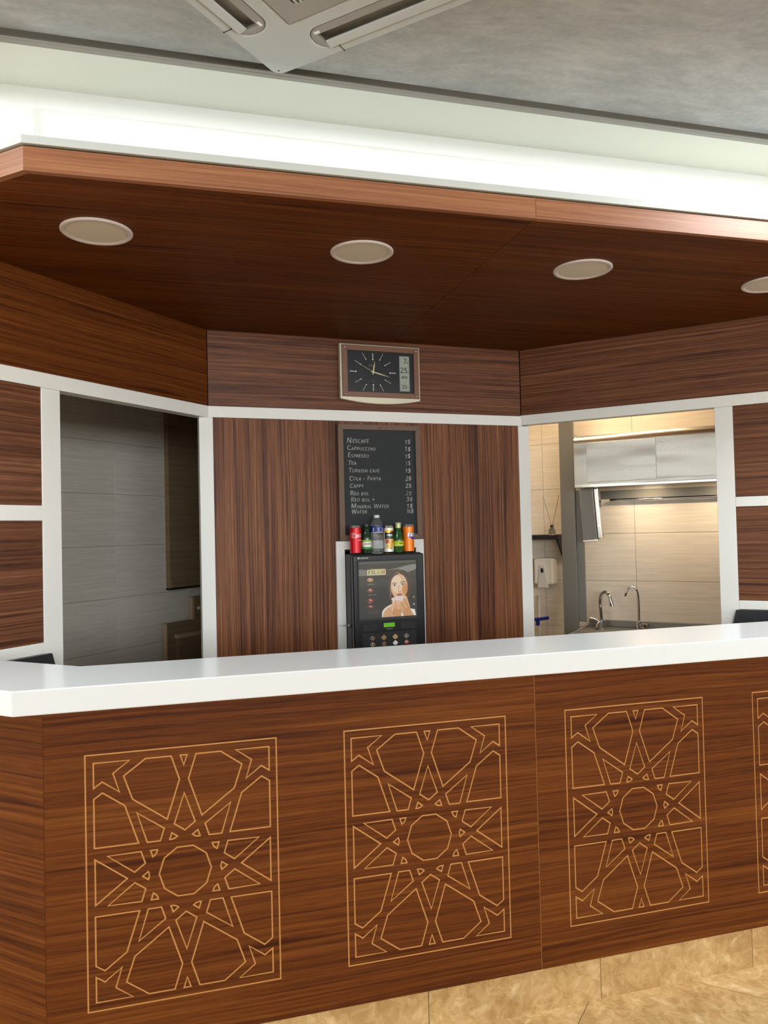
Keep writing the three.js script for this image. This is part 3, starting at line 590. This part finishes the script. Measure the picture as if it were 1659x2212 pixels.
  mesh('display', bx(-0.036, 0.023, 0.39, 0.411, F - 0.002, F + 0.001), std({ color: 0x4f8a10, emissive: 0x5fae10, emissiveIntensity: 0.45, roughness: 0.4 }), t);
  strip('display_lettering', 0.06, 0.01, -0.006, 0.381, canvasTex(360, 60, (g, w, h) => { g.fillStyle = '#0e0e0f'; g.fillRect(0, 0, w, h); g.fillStyle = '#8d8a80'; g.font = 'italic bold 46px sans-serif'; g.textAlign = 'center'; g.fillText('Bio quick', w / 2, 44); }), F + 0.0004);
  mesh('button_panel', bx(-0.152, 0.14, 0.21, 0.366, F - 0.002, F + 0.0012, 0.001), M.blackMatt, t);
  const cupTex = (rim, drink) => canvasTex(96, 96, (g) => { g.fillStyle = '#141416'; g.fillRect(0, 0, 96, 96); g.fillStyle = rim; g.beginPath(); g.moveTo(48, 4); g.lineTo(92, 46); g.quadraticCurveTo(80, 92, 48, 92); g.quadraticCurveTo(16, 92, 4, 46); g.closePath(); g.fill(); g.fillStyle = drink; g.beginPath(); g.ellipse(48, 48, 30, 22, 0, 0, 7); g.fill(); g.fillStyle = '#f4e6c4'; g.beginPath(); g.arc(46, 42, 9, 0, 7); g.fill(); });
  const cups = [cupTex('#8d7458', '#4c3323'), cupTex('#c3a268', '#7d4d22'), cupTex('#d9c49a', '#b0702c'), cupTex('#9c8a78', '#6a5546'), cupTex('#a3524a', '#c98a5e'), cupTex('#e9ece8', '#dfe6df')];
  [[0, 0, 0], [1, 0, 1], [2, 0, 2], [3, 0, 3], [0, 1, 3], [1, 1, 0], [2, 1, 5], [3, 1, 4], [0, 2, 1], [1, 2, 2], [2, 2, 0], [3, 2, 3]].forEach(([i, j, k]) => mesh('drink_button', new THREE.CircleGeometry(0.0155, 24).scale(1, 0.85, 1).translate(-0.098 + i * 0.061, 0.341 - j * 0.031, F + 0.0016), std({ map: cups[k], roughness: 0.4 }), t, null));
}
// ---- drinks on top of the machine
{
  const TOP = 1.381, canvasLabel = (draw) => { const x = canvasTex(1024, 640, draw); x.wrapS = THREE.RepeatWrapping; return x; };
  // side sleeve: u = 0.5 faces the room
  const sleeve = (r, y0, y1, r2 = r) => new THREE.CylinderGeometry(r2, r, y1 - y0, 40, 1, true, Math.PI).translate(0, (y0 + y1) / 2, 0);
  const make = (name, label, s, turn = 0) => { const o = place(thing(name, label, /can/.test(name) ? 'drink can' : 'bottle', 'drinks on the coffee machine'), 'B', s, TOP, 0.075); o.rotation.y += turn; return o; };
  function can(label, s, r, h, tex, turn) {
    const o = make('drink_can', label, s, turn);
    mesh('body', sleeve(r, 0.007, h - 0.012), std({ map: tex, roughness: 0.28, metalness: 0.25 }), o, null);
    mesh('lid', lathe([[0.0001, h - 0.004], [r * 0.78, h - 0.004], [r * 0.82, h], [r * 0.87, h], [r * 0.88, h - 0.004], [r, h - 0.012]], 40), M.alu, o, null);
    mesh('base', lathe([[r, 0.007], [r * 0.86, 0], [r * 0.8, 0], [r * 0.74, 0.005], [0.0001, 0.008]], 40), M.alu, o, null);
    mesh('tab', bx(-0.006, 0.006, h - 0.004, h - 0.0025, -0.004, 0.012), M.alu, o);
    return o;
  }
  can('slim red drink can with white script lettering', 0.7125, 0.0295, 0.145, canvasLabel((g, w, h) => { g.fillStyle = '#d0101f'; g.fillRect(0, 0, w, h); g.fillStyle = '#b50c1a'; g.fillRect(0, 0, w, 50); g.fillStyle = '#f4ecec'; g.font = 'italic bold 150px serif'; g.textAlign = 'left'; g.save(); g.translate(372, 260); g.rotate(-0.05); g.fillText('Coca', 0, 0); g.restore(); g.lineWidth = 13; g.strokeStyle = '#f4ecec'; g.beginPath(); g.arc(418, 205, 78, 2.4, 4.9); g.stroke(); g.fillStyle = '#f4ecec'; g.font = 'bold 34px sans-serif'; g.fillText('ORIGINAL TASTE', 560, 330); }), -0.15);
  can('slim orange drink can with blue and white lettering', 1.0015, 0.0295, 0.145, canvasLabel((g, w, h) => { g.fillStyle = '#f07a08'; g.fillRect(0, 0, w, h); g.fillStyle = '#1c2f86'; g.beginPath(); g.ellipse(640, 250, 190, 78, -0.1, 0, 7); g.fill(); g.fillStyle = '#ffffff'; g.font = 'bold 150px sans-serif'; g.textAlign = 'center'; g.save(); g.translate(640, 262); g.rotate(-0.06); g.strokeStyle = '#1c2f86'; g.lineWidth = 22; g.strokeText('FANTA', 0, 0); g.fillText('FANTA', 0, 0); g.restore(); g.fillStyle = '#6b3b9c'; g.fillRect(540, 300, 200, 22); g.fillStyle = '#2f9e3a'; g.fillRect(640, 318, 60, 14); }), 0.12);
  can('slim white and black juice can with orange fruit picture', 0.891, 0.0265, 0.141, canvasLabel((g, w, h) => {
    g.fillStyle = '#ece6d6'; g.fillRect(0, 0, w, h); g.fillStyle = '#15181a'; g.fillRect(330, 90, 350, 210); g.fillStyle = '#e7b820'; g.beginPath(); g.moveTo(340, 60); g.lineTo(600, 60); g.lineTo(470, 140); g.lineTo(350, 120); g.closePath(); g.fill(); g.fillStyle = '#b42a22'; g.beginPath(); g.moveTo(600, 60); g.lineTo(670, 100); g.lineTo(520, 130); g.closePath(); g.fill();
    g.fillStyle = '#f0ece2'; g.font = 'bold 74px sans-serif'; g.textAlign = 'center'; g.fillText('cappy', 505, 210); g.fillStyle = '#2a4a34'; g.fillRect(360, 232, 290, 50);
    for (const [x, y, r, c] of [[420, 360, 80, '#a8432c'], [590, 380, 90, '#e0a030'], [520, 480, 90, '#d89440'], [440, 490, 70, '#c8a24a'], [620, 470, 60, '#efc66a']]) { g.fillStyle = c; g.beginPath(); g.arc(x, y, r, 0, 7); g.fill(); g.strokeStyle = '#f3dca0'; g.lineWidth = 7; g.beginPath(); g.arc(x, y, r * 0.7, 0, 7); g.stroke(); }
    g.fillStyle = '#4a2a1c'; g.fillRect(500, 545, 70, 20);
  }), 0);
  const glass = (c) => phys({ color: c, roughness: 0.06, transmission: 0.75, thickness: 0.02, ior: 1.5, attenuationColor: new THREE.Color(c), attenuationDistance: 0.05 });
  const greenGlass = glass(0x3f8f34), darkGreen = glass(0x1c5a2a);
  {
    const o = make('glass_bottle', 'short dark green glass bottle with pale green label and dark cap', 0.771);
    mesh('glass', lathe([[0.0001, 0.0], [0.022, 0.0], [0.0255, 0.004], [0.0255, 0.075], [0.0245, 0.088], [0.0195, 0.108], [0.0165, 0.125], [0.0155, 0.138], [0.0001, 0.139]], 40), darkGreen, o, null);
    mesh('label', sleeve(0.0259, 0.024, 0.07), std({ map: canvasLabel((g, w, h) => { g.fillStyle = '#3f8f3a'; g.fillRect(0, 0, w, h); g.fillStyle = '#8cc63f'; g.fillRect(0, 0, w, 140); g.fillStyle = '#e9ece0'; g.beginPath(); g.ellipse(512, 270, 260, 150, 0, 0, 7); g.fill(); g.fillStyle = '#b8737c'; g.fillRect(330, 240, 360, 70); g.fillStyle = '#e8f3e2'; g.beginPath(); g.ellipse(512, 440, 230, 50, 0, 0, 7); g.fill(); }), roughness: 0.5 }), o, null);
    mesh('neck_label', sleeve(0.0249, 0.082, 0.104, 0.0207), std({ color: 0x12281a, roughness: 0.5 }), o, null);
    mesh('cap', merge([cyl(0.0165, 0.0165, 0.014, 0, 0.143, 0, 28)]), std({ color: 0x10201a, roughness: 0.4 }), o);
  }
  {
    const o = make('glass_bottle', 'green glass bottle with yellow label and pale cap', 0.9455);
    mesh('glass', lathe([[0.0001, 0.0], [0.022, 0.0], [0.0262, 0.004], [0.0262, 0.062], [0.024, 0.078], [0.0185, 0.1], [0.0145, 0.118], [0.0132, 0.135], [0.0145, 0.138], [0.0145, 0.146], [0.0001, 0.147]], 40), greenGlass, o, null);
    mesh('label', sleeve(0.0266, 0.034, 0.06), std({ map: canvasLabel((g, w, h) => { g.fillStyle = '#bccb1c'; g.fillRect(0, 0, w, h); g.fillStyle = '#26451c'; g.beginPath(); g.arc(540, 290, 60, 0, 7); g.fill(); g.fillStyle = '#e8ee9a'; g.fillRect(300, 470, 420, 60); }), roughness: 0.5 }), o, null);
    mesh('foil', sleeve(0.0148, 0.128, 0.148), std({ color: 0xb9c77a, roughness: 0.35, metalness: 0.3 }), o, null);
    mesh('cap', lathe([[0.0001, 0.157], [0.012, 0.157], [0.0155, 0.154], [0.016, 0.148]], 32), std({ color: 0xc6c4b4, roughness: 0.4, metalness: 0.4 }), o, null);
  }
  {
    const o = make('water_bottle', 'clear plastic water bottle with blue label', 0.8285);
    const prof = [[0.0001, 0.0], [0.026, 0.0], [0.031, 0.005]];
    for (let k = 0; k < 6; k++) { const y = 0.014 + k * 0.013; prof.push([0.0318, y], [0.0302, y + 0.006]); }
    prof.push([0.0318, 0.098], [0.0318, 0.142], [0.0305, 0.15], [0.022, 0.172], [0.014, 0.182], [0.013, 0.186], [0.0001, 0.187]);
    mesh('plastic', lathe(prof, 40), phys({ color: 0xffffff, roughness: 0.12, transmission: 0.95, thickness: 0.01, ior: 1.33, attenuationColor: new THREE.Color(0xdfe8ea), attenuationDistance: 0.3 }), o, null);
    mesh('label', sleeve(0.0322, 0.106, 0.14), std({ map: canvasLabel((g, w, h) => { g.fillStyle = '#1b2576'; g.fillRect(0, 0, w, h); g.fillStyle = '#dfe3ee'; g.fillRect(0, 590, w, 50); g.fillStyle = '#aab6da'; g.fillRect(340, 150, 40, 380); g.lineWidth = 40; g.strokeStyle = '#8f9fce'; g.strokeRect(500, 180, 120, 320); g.fillStyle = '#e59ab4'; g.beginPath(); g.arc(700, 380, 40, 0, 7); g.fill(); }), roughness: 0.4 }), o, null);
    mesh('cap', cyl(0.0145, 0.015, 0.014, 0, 0.189, 0, 28), std({ color: 0xd9dcdc, roughness: 0.4 }), o);
  }
}

// ================================================================== AIR CONDITIONER
{
  const t = thing('ceiling_air_conditioner', 'white four way cassette air conditioner set diagonally in the grey ceiling', 'air conditioner');
  const HS = 0.475; t.position.set(0.34, 2.9, -0.187 + HS * Math.SQRT2); t.rotation.y = -Math.PI / 4;
  // local x runs along one edge, local z along the other; underside at y = 0
  const rr = (x0, x1, z0, z1, r, cls = THREE.Shape) => { const s = new cls(); s.moveTo(x0 + r, z0); s.lineTo(x1 - r, z0); s.absarc(x1 - r, z0 + r, r, -Math.PI / 2, 0); s.lineTo(x1, z1 - r); s.absarc(x1 - r, z1 - r, r, 0, Math.PI / 2); s.lineTo(x0 + r, z1); s.absarc(x0 + r, z1 - r, r, Math.PI / 2, Math.PI); s.lineTo(x0, z0 + r); s.absarc(x0 + r, z0 + r, r, Math.PI, Math.PI * 1.5); return s; };
  const down = (sh, y0, y1, bev = 0) => new THREE.ExtrudeGeometry(sh, { depth: y1 - y0 - bev, bevelEnabled: bev > 0, bevelSize: bev, bevelThickness: bev, bevelOffset: -bev, bevelSegments: 3, curveSegments: 10 }).rotateX(Math.PI / 2).translate(0, y1, 0);
  const G = 0.302, s0 = rr(-HS, HS, -HS, HS, 0.035); s0.holes.push(rr(-G, G, -G, G, 0.004, THREE.Path));
  const outs = [[0, -1], [0, 1], [-1, 0], [1, 0]], oz0 = HS - 0.127, oz1 = HS - 0.028, ol = 0.285;
  const slot = (dx, dz, a, b, l, r, cls) => (dz ? rr(-l, l, Math.min(dz * a, dz * b), Math.max(dz * a, dz * b), r, cls) : rr(Math.min(dx * a, dx * b), Math.max(dx * a, dx * b), -l, l, r, cls));
  for (const [dx, dz] of outs) s0.holes.push(slot(dx, dz, oz0, oz1, ol, 0.045, THREE.Path));
  mesh('fascia_panel', down(s0, 0.0, 0.033, 0.006), M.acWhite, t);
  mesh('unit_box', bx(-0.42, 0.42, 0.034, 0.1, -0.42, 0.42), M.acDark, t);
  for (const [dx, dz] of outs) {
    // outlet: sunken tray with a dark throat and a tilted vane
    const tray = slot(dx, dz, oz0 + 0.002, oz1 - 0.002, ol - 0.002, 0.043); tray.holes.push(slot(dx, dz, oz0 + 0.03, oz1 - 0.02, ol - 0.026, 0.004, THREE.Path));
    const o = mesh('air_outlet', down(tray, 0.003, 0.012), M.acGrey, t);
    const ang = Math.atan2(dx, dz), vane = new RoundedBoxGeometry(ol * 2 - 0.056, 0.006, 0.028, 2, 0.0025).rotateX(0.2).translate(0, 0.002, HS - 0.047).rotateY(ang);
    mesh('air_vane', vane, M.acWhite, o);
    for (const q of [-1, 1]) mesh('outlet_clip', new THREE.BoxGeometry(0.016, 0.004, 0.007).translate(q * (ol - 0.03), 0.002, oz0 + 0.02).rotateY(ang), M.clip, o);
    mesh('corner_seam', new THREE.BoxGeometry(0.0016, 0.003, 0.03).translate(ol - 0.055, 0.0003, HS - 0.014).rotateY(ang), M.darkGap, t);
    mesh('corner_seam', new THREE.BoxGeometry(0.0016, 0.003, 0.03).translate(-ol + 0.055, 0.0003, HS - 0.014).rotateY(ang), M.darkGap, t);
  }
  const gs = rr(-G + 0.004, G - 0.004, -G + 0.004, G - 0.004, 0.004); gs.holes.push(rr(-G + 0.06, G - 0.06, -G + 0.06, G - 0.06, 0.01, THREE.Path));
  const gr = mesh('intake_grille', down(gs, 0.0, 0.012, 0.001), M.acGrey, t);
  const slat = metreUV(new THREE.BoxGeometry(0.005, 0.01, 2 * (G - 0.06)));
  for (let x = -G + 0.07; x < G - 0.062; x += 0.014) { const m = mesh('grille_slat', slat, M.acWhite, gr, null); m.position.set(x, 0.006, 0); }
  mesh('grille_filter', bx(-G + 0.05, G - 0.05, 0.024, 0.03, -G + 0.05, G - 0.05), M.acDark, gr);
  for (const [x, z] of [[-1, -1], [-1, 1], [1, -1], [1, 1]]) mesh('screw', cyl(0.0025, 0.0025, 0.002, x * (HS - 0.022), 0, z * (HS - 0.022), 12), M.darkGap, t);
}

// ================================================================== LEFT BACK ROOM
{
  const t = place(thing('hatch_panel', 'tall olive brown wooden hatch panel on the left room tiles', 'panel'), 'L', -0.762, 1.153, -1.0);
  mesh('panel_board', bx(0, 0.62, 0.012, 1.28, 0.0005, 0.034, 0.002), M.brown, t, { swap: true });
  mesh('lower_rail', bx(0.004, 0.616, 0.014, 0.036, 0.034, 0.046, 0.002), M.brown, t);
  mesh('lower_rail', bx(0.004, 0.616, 0.042, 0.062, 0.034, 0.04, 0.002), M.brown, t);
  mesh('seal', bx(-0.002, 0.622, 0, 0.012, 0.0005, 0.036), M.darkGap, t);
}
{
  // stepped wooden boards standing against the tiled wall
  const t = place(thing('stepped_wood_unit', 'low stepped brown wooden unit against the left room tiles', 'shelf unit'), 'L', -0.692, 0, -0.975);
  mesh('lower_board', bx(0.012, 0.262, 0, 0.95, 0, 0.03, 0.002), M.brown, t, { swap: true });
  mesh('board_edge', bx(0, 0.0115, 0, 0.948, 0.004, 0.034, 0.002), M.brownEdge, t);
  mesh('upper_board', bx(0.262, 0.56, 0, 1.096, 0, 0.03, 0.002), M.brown, t, { swap: true, ou: 0.3 });
  mesh('board_edge', bx(0.24, 0.2615, 0.951, 1.094, 0.004, 0.034, 0.002), M.brownEdge, t);
  mesh('knob', new THREE.SphereGeometry(0.012, 12, 8).translate(0.3, 1.02, 0.036), M.plastic, t, null);
  mesh('front_box', bx(0.084, 0.5, 0, 0.85, 0.031, 0.06, 0.002), M.brown, t, { swap: true, ou: 0.4 });
  mesh('box_rim', bx(0.076, 0.508, 0.851, 0.876, 0.031, 0.066, 0.002), M.brownEdge, t);
}

// ================================================================== KITCHEN BEHIND THE RIGHT DOORWAY
{
  // warm kitchen ceiling lamp, above the door head
  const t = place(thing('kitchen_ceiling_lamp', 'warm tube lamp on the kitchen ceiling', 'ceiling light'), 'R', 0.2, 2.82, -0.36);
  mesh('housing', bx(-0.62, 0.62, -0.04, 0, -0.07, 0.07, 0.006), M.white, t);
  mesh('tube_cover', bx(-0.6, 0.6, -0.052, -0.04, -0.06, 0.06, 0.004), std({ color: 0xffffff, emissive: 0xffd9a0, emissiveIntensity: 3 }), t);
  const p = t.position;
  areaLight(t, 1.2, 0.12, WARM, KITCHEN_LAMP, [0, -0.056, 0], [p.x, 0, p.z]);
}
{
  const t = place(thing('stainless_post', 'tall brushed stainless corner post beside the extractor hood', 'post'), 'R', 0.075, 0, -0.63);
  mesh('post_face', bx(-0.045, 0.045, 0, 2.8, 0, 0.03, 0.002), M.steelDull, t);
  mesh('post_flange', bx(0.058, 0.09, 0.9, 1.72, -0.01, 0.0, 0.001), M.steelDull, t);
  mesh('post_web', bx(0.03, 0.064, 0.9, 1.72, -0.03, -0.0005, 0.001), M.steelDull, t);
}
{
  const t = place(thing('extractor_hood', 'wide stainless extractor hood over the sink', 'hood'), 'R', 0.165, 1.73, -0.45);
  // hollow body with a slightly curved front
  const prof = new THREE.Shape(); prof.moveTo(0, 0); prof.lineTo(0, 0.262); prof.quadraticCurveTo(-0.002, 0.308, -0.05, 0.313); prof.lineTo(-0.4, 0.316); prof.lineTo(-0.4, 0.304); prof.lineTo(-0.05, 0.301); prof.quadraticCurveTo(-0.014, 0.296, -0.012, 0.262); prof.lineTo(-0.012, 0.0); prof.closePath();
  const shell = new THREE.ExtrudeGeometry(prof, { depth: 1.25, bevelEnabled: false, curveSegments: 12 }).rotateY(-Math.PI / 2).translate(1.25, 0, 0);
  mesh('hood_shell', shell, M.steel, t);
  mesh('end_cheek', bx(0, 0.006, 0.0, 0.32, -0.4, -0.012), M.steel, t);
  mesh('front_plate', bx(0.078, 0.474, 0.025, 0.262, 0.0, 0.004, 0.0015), M.steel, t, { ou: 0.3, ov: 0.2 });
  mesh('front_plate', bx(0.477, 1.0, 0.03, 0.265, 0.0, 0.004, 0.0015), M.steel, t, { ou: 0.7, ov: 0.5 });
  mesh('lower_rim', bx(0, 1.25, -0.006, 0.012, -0.03, 0.006, 0.003), M.steelFlat, t);
  const lampGlow = std({ color: 0xffffff, emissive: 0xffedd0, emissiveIntensity: 3 }), wp = new THREE.Vector3();
  for (const x of [0.33, 0.8]) {
    const l = mesh('hood_lamp', bx(x - 0.07, x + 0.07, 0.016, 0.03, -0.2, -0.14, 0.003), lampGlow, t);
    t.updateMatrixWorld(true); wp.set(x, -1, -0.19).applyMatrix4(t.matrixWorld);
    areaLight(t, 0.13, 0.05, WARM, HOOD_LAMP, [x, 0.013, -0.17], wp.toArray());
  }
  mesh('grease_filter', bx(0.01, 1.25, 0.09, 0.1, -0.395, -0.014), M.blackMatt, t);
}
{
  const t = place(thing('towel_dispenser', 'tilted stainless paper towel holder below the hood', 'dispenser'), 'R', 0.2, 1.728, -0.56);
  const g = t; t.rotation.z = 3.6 * D2R;
  mesh('front_cover', bx(-0.045, 0.042, -0.32, -0.002, -0.06, 0.0, 0.003), M.steelDull, g);
  mesh('side_flap', bx(0.046, 0.07, -0.312, -0.004, -0.07, -0.012, 0.002), M.steelFlat, g);
  mesh('lower_lip', bx(-0.044, 0.046, -0.328, -0.318, -0.062, 0.006, 0.002), M.chrome, g);
}
{
  const t = place(thing('towel_rail', 'thin stainless rail on the tiled kitchen wall', 'rail'), 'R', 0.285, 1.654, -0.86);
  mesh('rail_tube', cyl(0.009, 0.009, 1.0, 0, 0, 0, 16).rotateZ(Math.PI / 2).translate(0.5, 0, 0.045), M.chrome, t);
  for (const x of [0.13, 0.85]) mesh('rail_bracket', bx(x - 0.006, x + 0.006, -0.01, 0.01, 0, 0.046, 0.002), M.chrome, t);
  const p = place(thing('splash_strip', 'stainless strip on the tiles under the hood', 'metal strip'), 'R', 0.2, 1.664, -0.86);
  mesh('strip_plate', bx(0, 1.1, 0, 0.054, 0.0005, 0.004, 0.001), M.steelDull, p);
}
{
  const t = place(thing('sink_unit', 'stainless sink unit with upstand below the kitchen tiles', 'sink'), 'R', 0.124, 0, -0.86);
  const top = new THREE.Shape(V2([[0, 0], [1.5, 0], [1.5, 0.6], [0, 0.6]])); top.holes.push(new THREE.Path(V2([[0.2, 0.2], [0.2, 0.54], [0.7, 0.54], [0.7, 0.2]])));
  mesh('sink_top', new THREE.ExtrudeGeometry(top, { depth: 0.02, bevelEnabled: false }).rotateX(Math.PI / 2).translate(0, 0.85, 0), M.steelDull, t);
  mesh('upstand', bx(0, 1.5, 0.85, 0.89, 0.002, 0.02, 0.004), M.steelDull, t);
  mesh('basin', merge([bx(0.19, 0.2, 0.65, 0.83, 0.19, 0.55), bx(0.7, 0.71, 0.65, 0.83, 0.19, 0.55), bx(0.2, 0.7, 0.65, 0.83, 0.19, 0.2), bx(0.2, 0.7, 0.65, 0.83, 0.54, 0.55), bx(0.19, 0.71, 0.64, 0.65, 0.19, 0.55)]), M.steelFlat, t);
  mesh('rolled_rim', tube([[0.0, 0.852, 0.02], [0.0, 0.852, 0.58]], 0.008, 4, 10), M.chrome, t, null);
  for (const x of [0.02, 1.44]) mesh('leg', bx(x, x + 0.04, 0, 0.83, 0.54, 0.58, 0.002), M.steelFlat, t);
}
function faucet(label, s, pts, r, lever) {
  const t = place(thing('faucet', label, 'faucet'), 'R', s, 0.85, -0.745);
  mesh('spout', tube(pts, r, 60, 14), M.chrome, t, null);
  mesh('base', merge([cyl(0.017, 0.021, 0.05, 0, 0.026, 0), cyl(0.025, 0.025, 0.006, 0, 0.004, 0)]), M.chrome, t);
  const e = pts[pts.length - 1]; mesh('nozzle', cyl(r * 1.25, r * 1.2, 0.022, 0, 0, 0, 16).rotateZ(lever.tip).translate(e[0], e[1] - 0.004, e[2]), M.chrome, t);
  mesh('lever', merge([tube(lever.a, 0.006, 12, 10), tube(lever.b, 0.0055, 12, 10)]), M.chrome, t, null);
}
faucet('thick swan neck chrome faucet beside the stainless post', 0.228, [[0, 0.04, 0], [-0.004, 0.12, 0], [-0.006, 0.175, 0], [0.008, 0.216, 0.01], [0.035, 0.23, 0.02], [0.058, 0.208, 0.03], [0.074, 0.158, 0.036]], 0.0105, { tip: 0.25, a: [[0, 0.03, 0.01], [-0.03, 0.055, 0.02], [-0.065, 0.066, 0.03]], b: [[-0.01, 0.05, 0.01], [-0.02, 0.02, 0.05], [-0.01, 0.006, 0.075]] });
faucet('slender tall chrome faucet curving over the sink', 0.456, [[0, 0.04, 0], [0.002, 0.14, 0], [0.0, 0.21, 0], [-0.008, 0.245, 0.005], [-0.028, 0.264, 0.012], [-0.052, 0.255, 0.02], [-0.07, 0.222, 0.026]], 0.0062, { tip: -0.35, a: [[0, 0.03, 0.01], [0.03, 0.04, 0.02], [0.06, 0.035, 0.03]], b: [[0.01, 0.02, 0.01], [0.035, 0.015, 0.04], [0.045, 0.03, 0.06]] });
{
  const t = place(thing('kitchen_shelf', 'small black wall shelf in the kitchen corner', 'shelf'), 'R', -0.3, 1.414, -0.86);
  mesh('shelf_board', bx(-0.12, 0.28, 0, 0.028, 0.001, 0.17, 0.002), M.blackMatt, t);
  mesh('bracket', new THREE.ExtrudeGeometry(new THREE.Shape(V2([[0.001, 0], [0.15, 0], [0.001, -0.15]])), { depth: 0.01, bevelEnabled: false }).rotateY(-Math.PI / 2).translate(0.27, 0, 0), M.blackMatt, t);
}
{
  const t = place(thing('reed_diffuser', 'small glass reed diffuser with two sticks on the black shelf', 'diffuser'), 'R', -0.068, 1.442, -0.72);
  mesh('bottle', lathe([[0.0001, 0], [0.022, 0], [0.024, 0.003], [0.021, 0.03], [0.013, 0.046], [0.009, 0.052], [0.0001, 0.053]], 24), phys({ color: 0xf2ead8, roughness: 0.08, transmission: 0.9, thickness: 0.01, ior: 1.45 }), t, null);
  mesh('collar', cyl(0.0115, 0.0115, 0.014, 0, 0.058, 0, 20), M.black, t);
  mesh('reed_stick', tube([[0, 0.05, 0], [-0.052, 0.25, 0]], 0.0014, 4, 6), std({ color: 0x8d7a58, roughness: 0.8 }), t, null);
  mesh('reed_stick', tube([[0, 0.05, 0], [0.03, 0.15, 0.01], [0.058, 0.255, 0.02]], 0.0024, 6, 6), std({ color: 0xb89a5e, roughness: 0.8 }), t, null);
}
{
  const t = place(thing('soap_dispenser', 'white wall soap dispenser under the black shelf', 'dispenser'), 'R', -0.14, 1.2, -0.86);
  mesh('housing', bx(-0.07, 0.06, -0.085, 0.09, 0.001, 0.11, 0.014), M.plastic, t);
  const s = new THREE.Shape(V2([[-0.045, -0.1], [0.02, -0.1], [0.0, 0.045], [-0.025, 0.045]]));
  mesh('push_lever', new THREE.ExtrudeGeometry(s, { depth: 0.012, bevelEnabled: true, bevelSize: 0.003, bevelThickness: 0.003, bevelSegments: 2 }).translate(0.005, 0, 0.108), std({ color: 0xc9c6c0, roughness: 0.4 }), t);
  mesh('level_window', new THREE.SphereGeometry(0.013, 20, 12).scale(0.8, 1.25, 0.4).translate(-0.008, 0.012, 0.123), std({ color: 0x1a1216, roughness: 0.2 }), t, null);
}
{
  const t = place(thing('squeegee', 'blue handled squeegee leaning at the kitchen wall', 'squeegee'), 'R', -0.185, 0, -0.8);
  mesh('handle', tube([[-0.03, 0.01, 0.03], [-0.012, 0.88, 0.0], [-0.02, 1.04, -0.03]], 0.007, 12, 10), M.plastic, t, null);
  mesh('blue_head', merge([tube([[-0.03, 0.885, 0.03], [0.02, 0.893, 0.035], [0.062, 0.9, 0.04]], 0.011, 10, 10), cyl(0.014, 0.012, 0.05, -0.016, 0.87, 0.02, 14)].map(plain)), std({ color: 0x14228f, roughness: 0.4 }), t, null);
}

renderer.render(scene, camera);
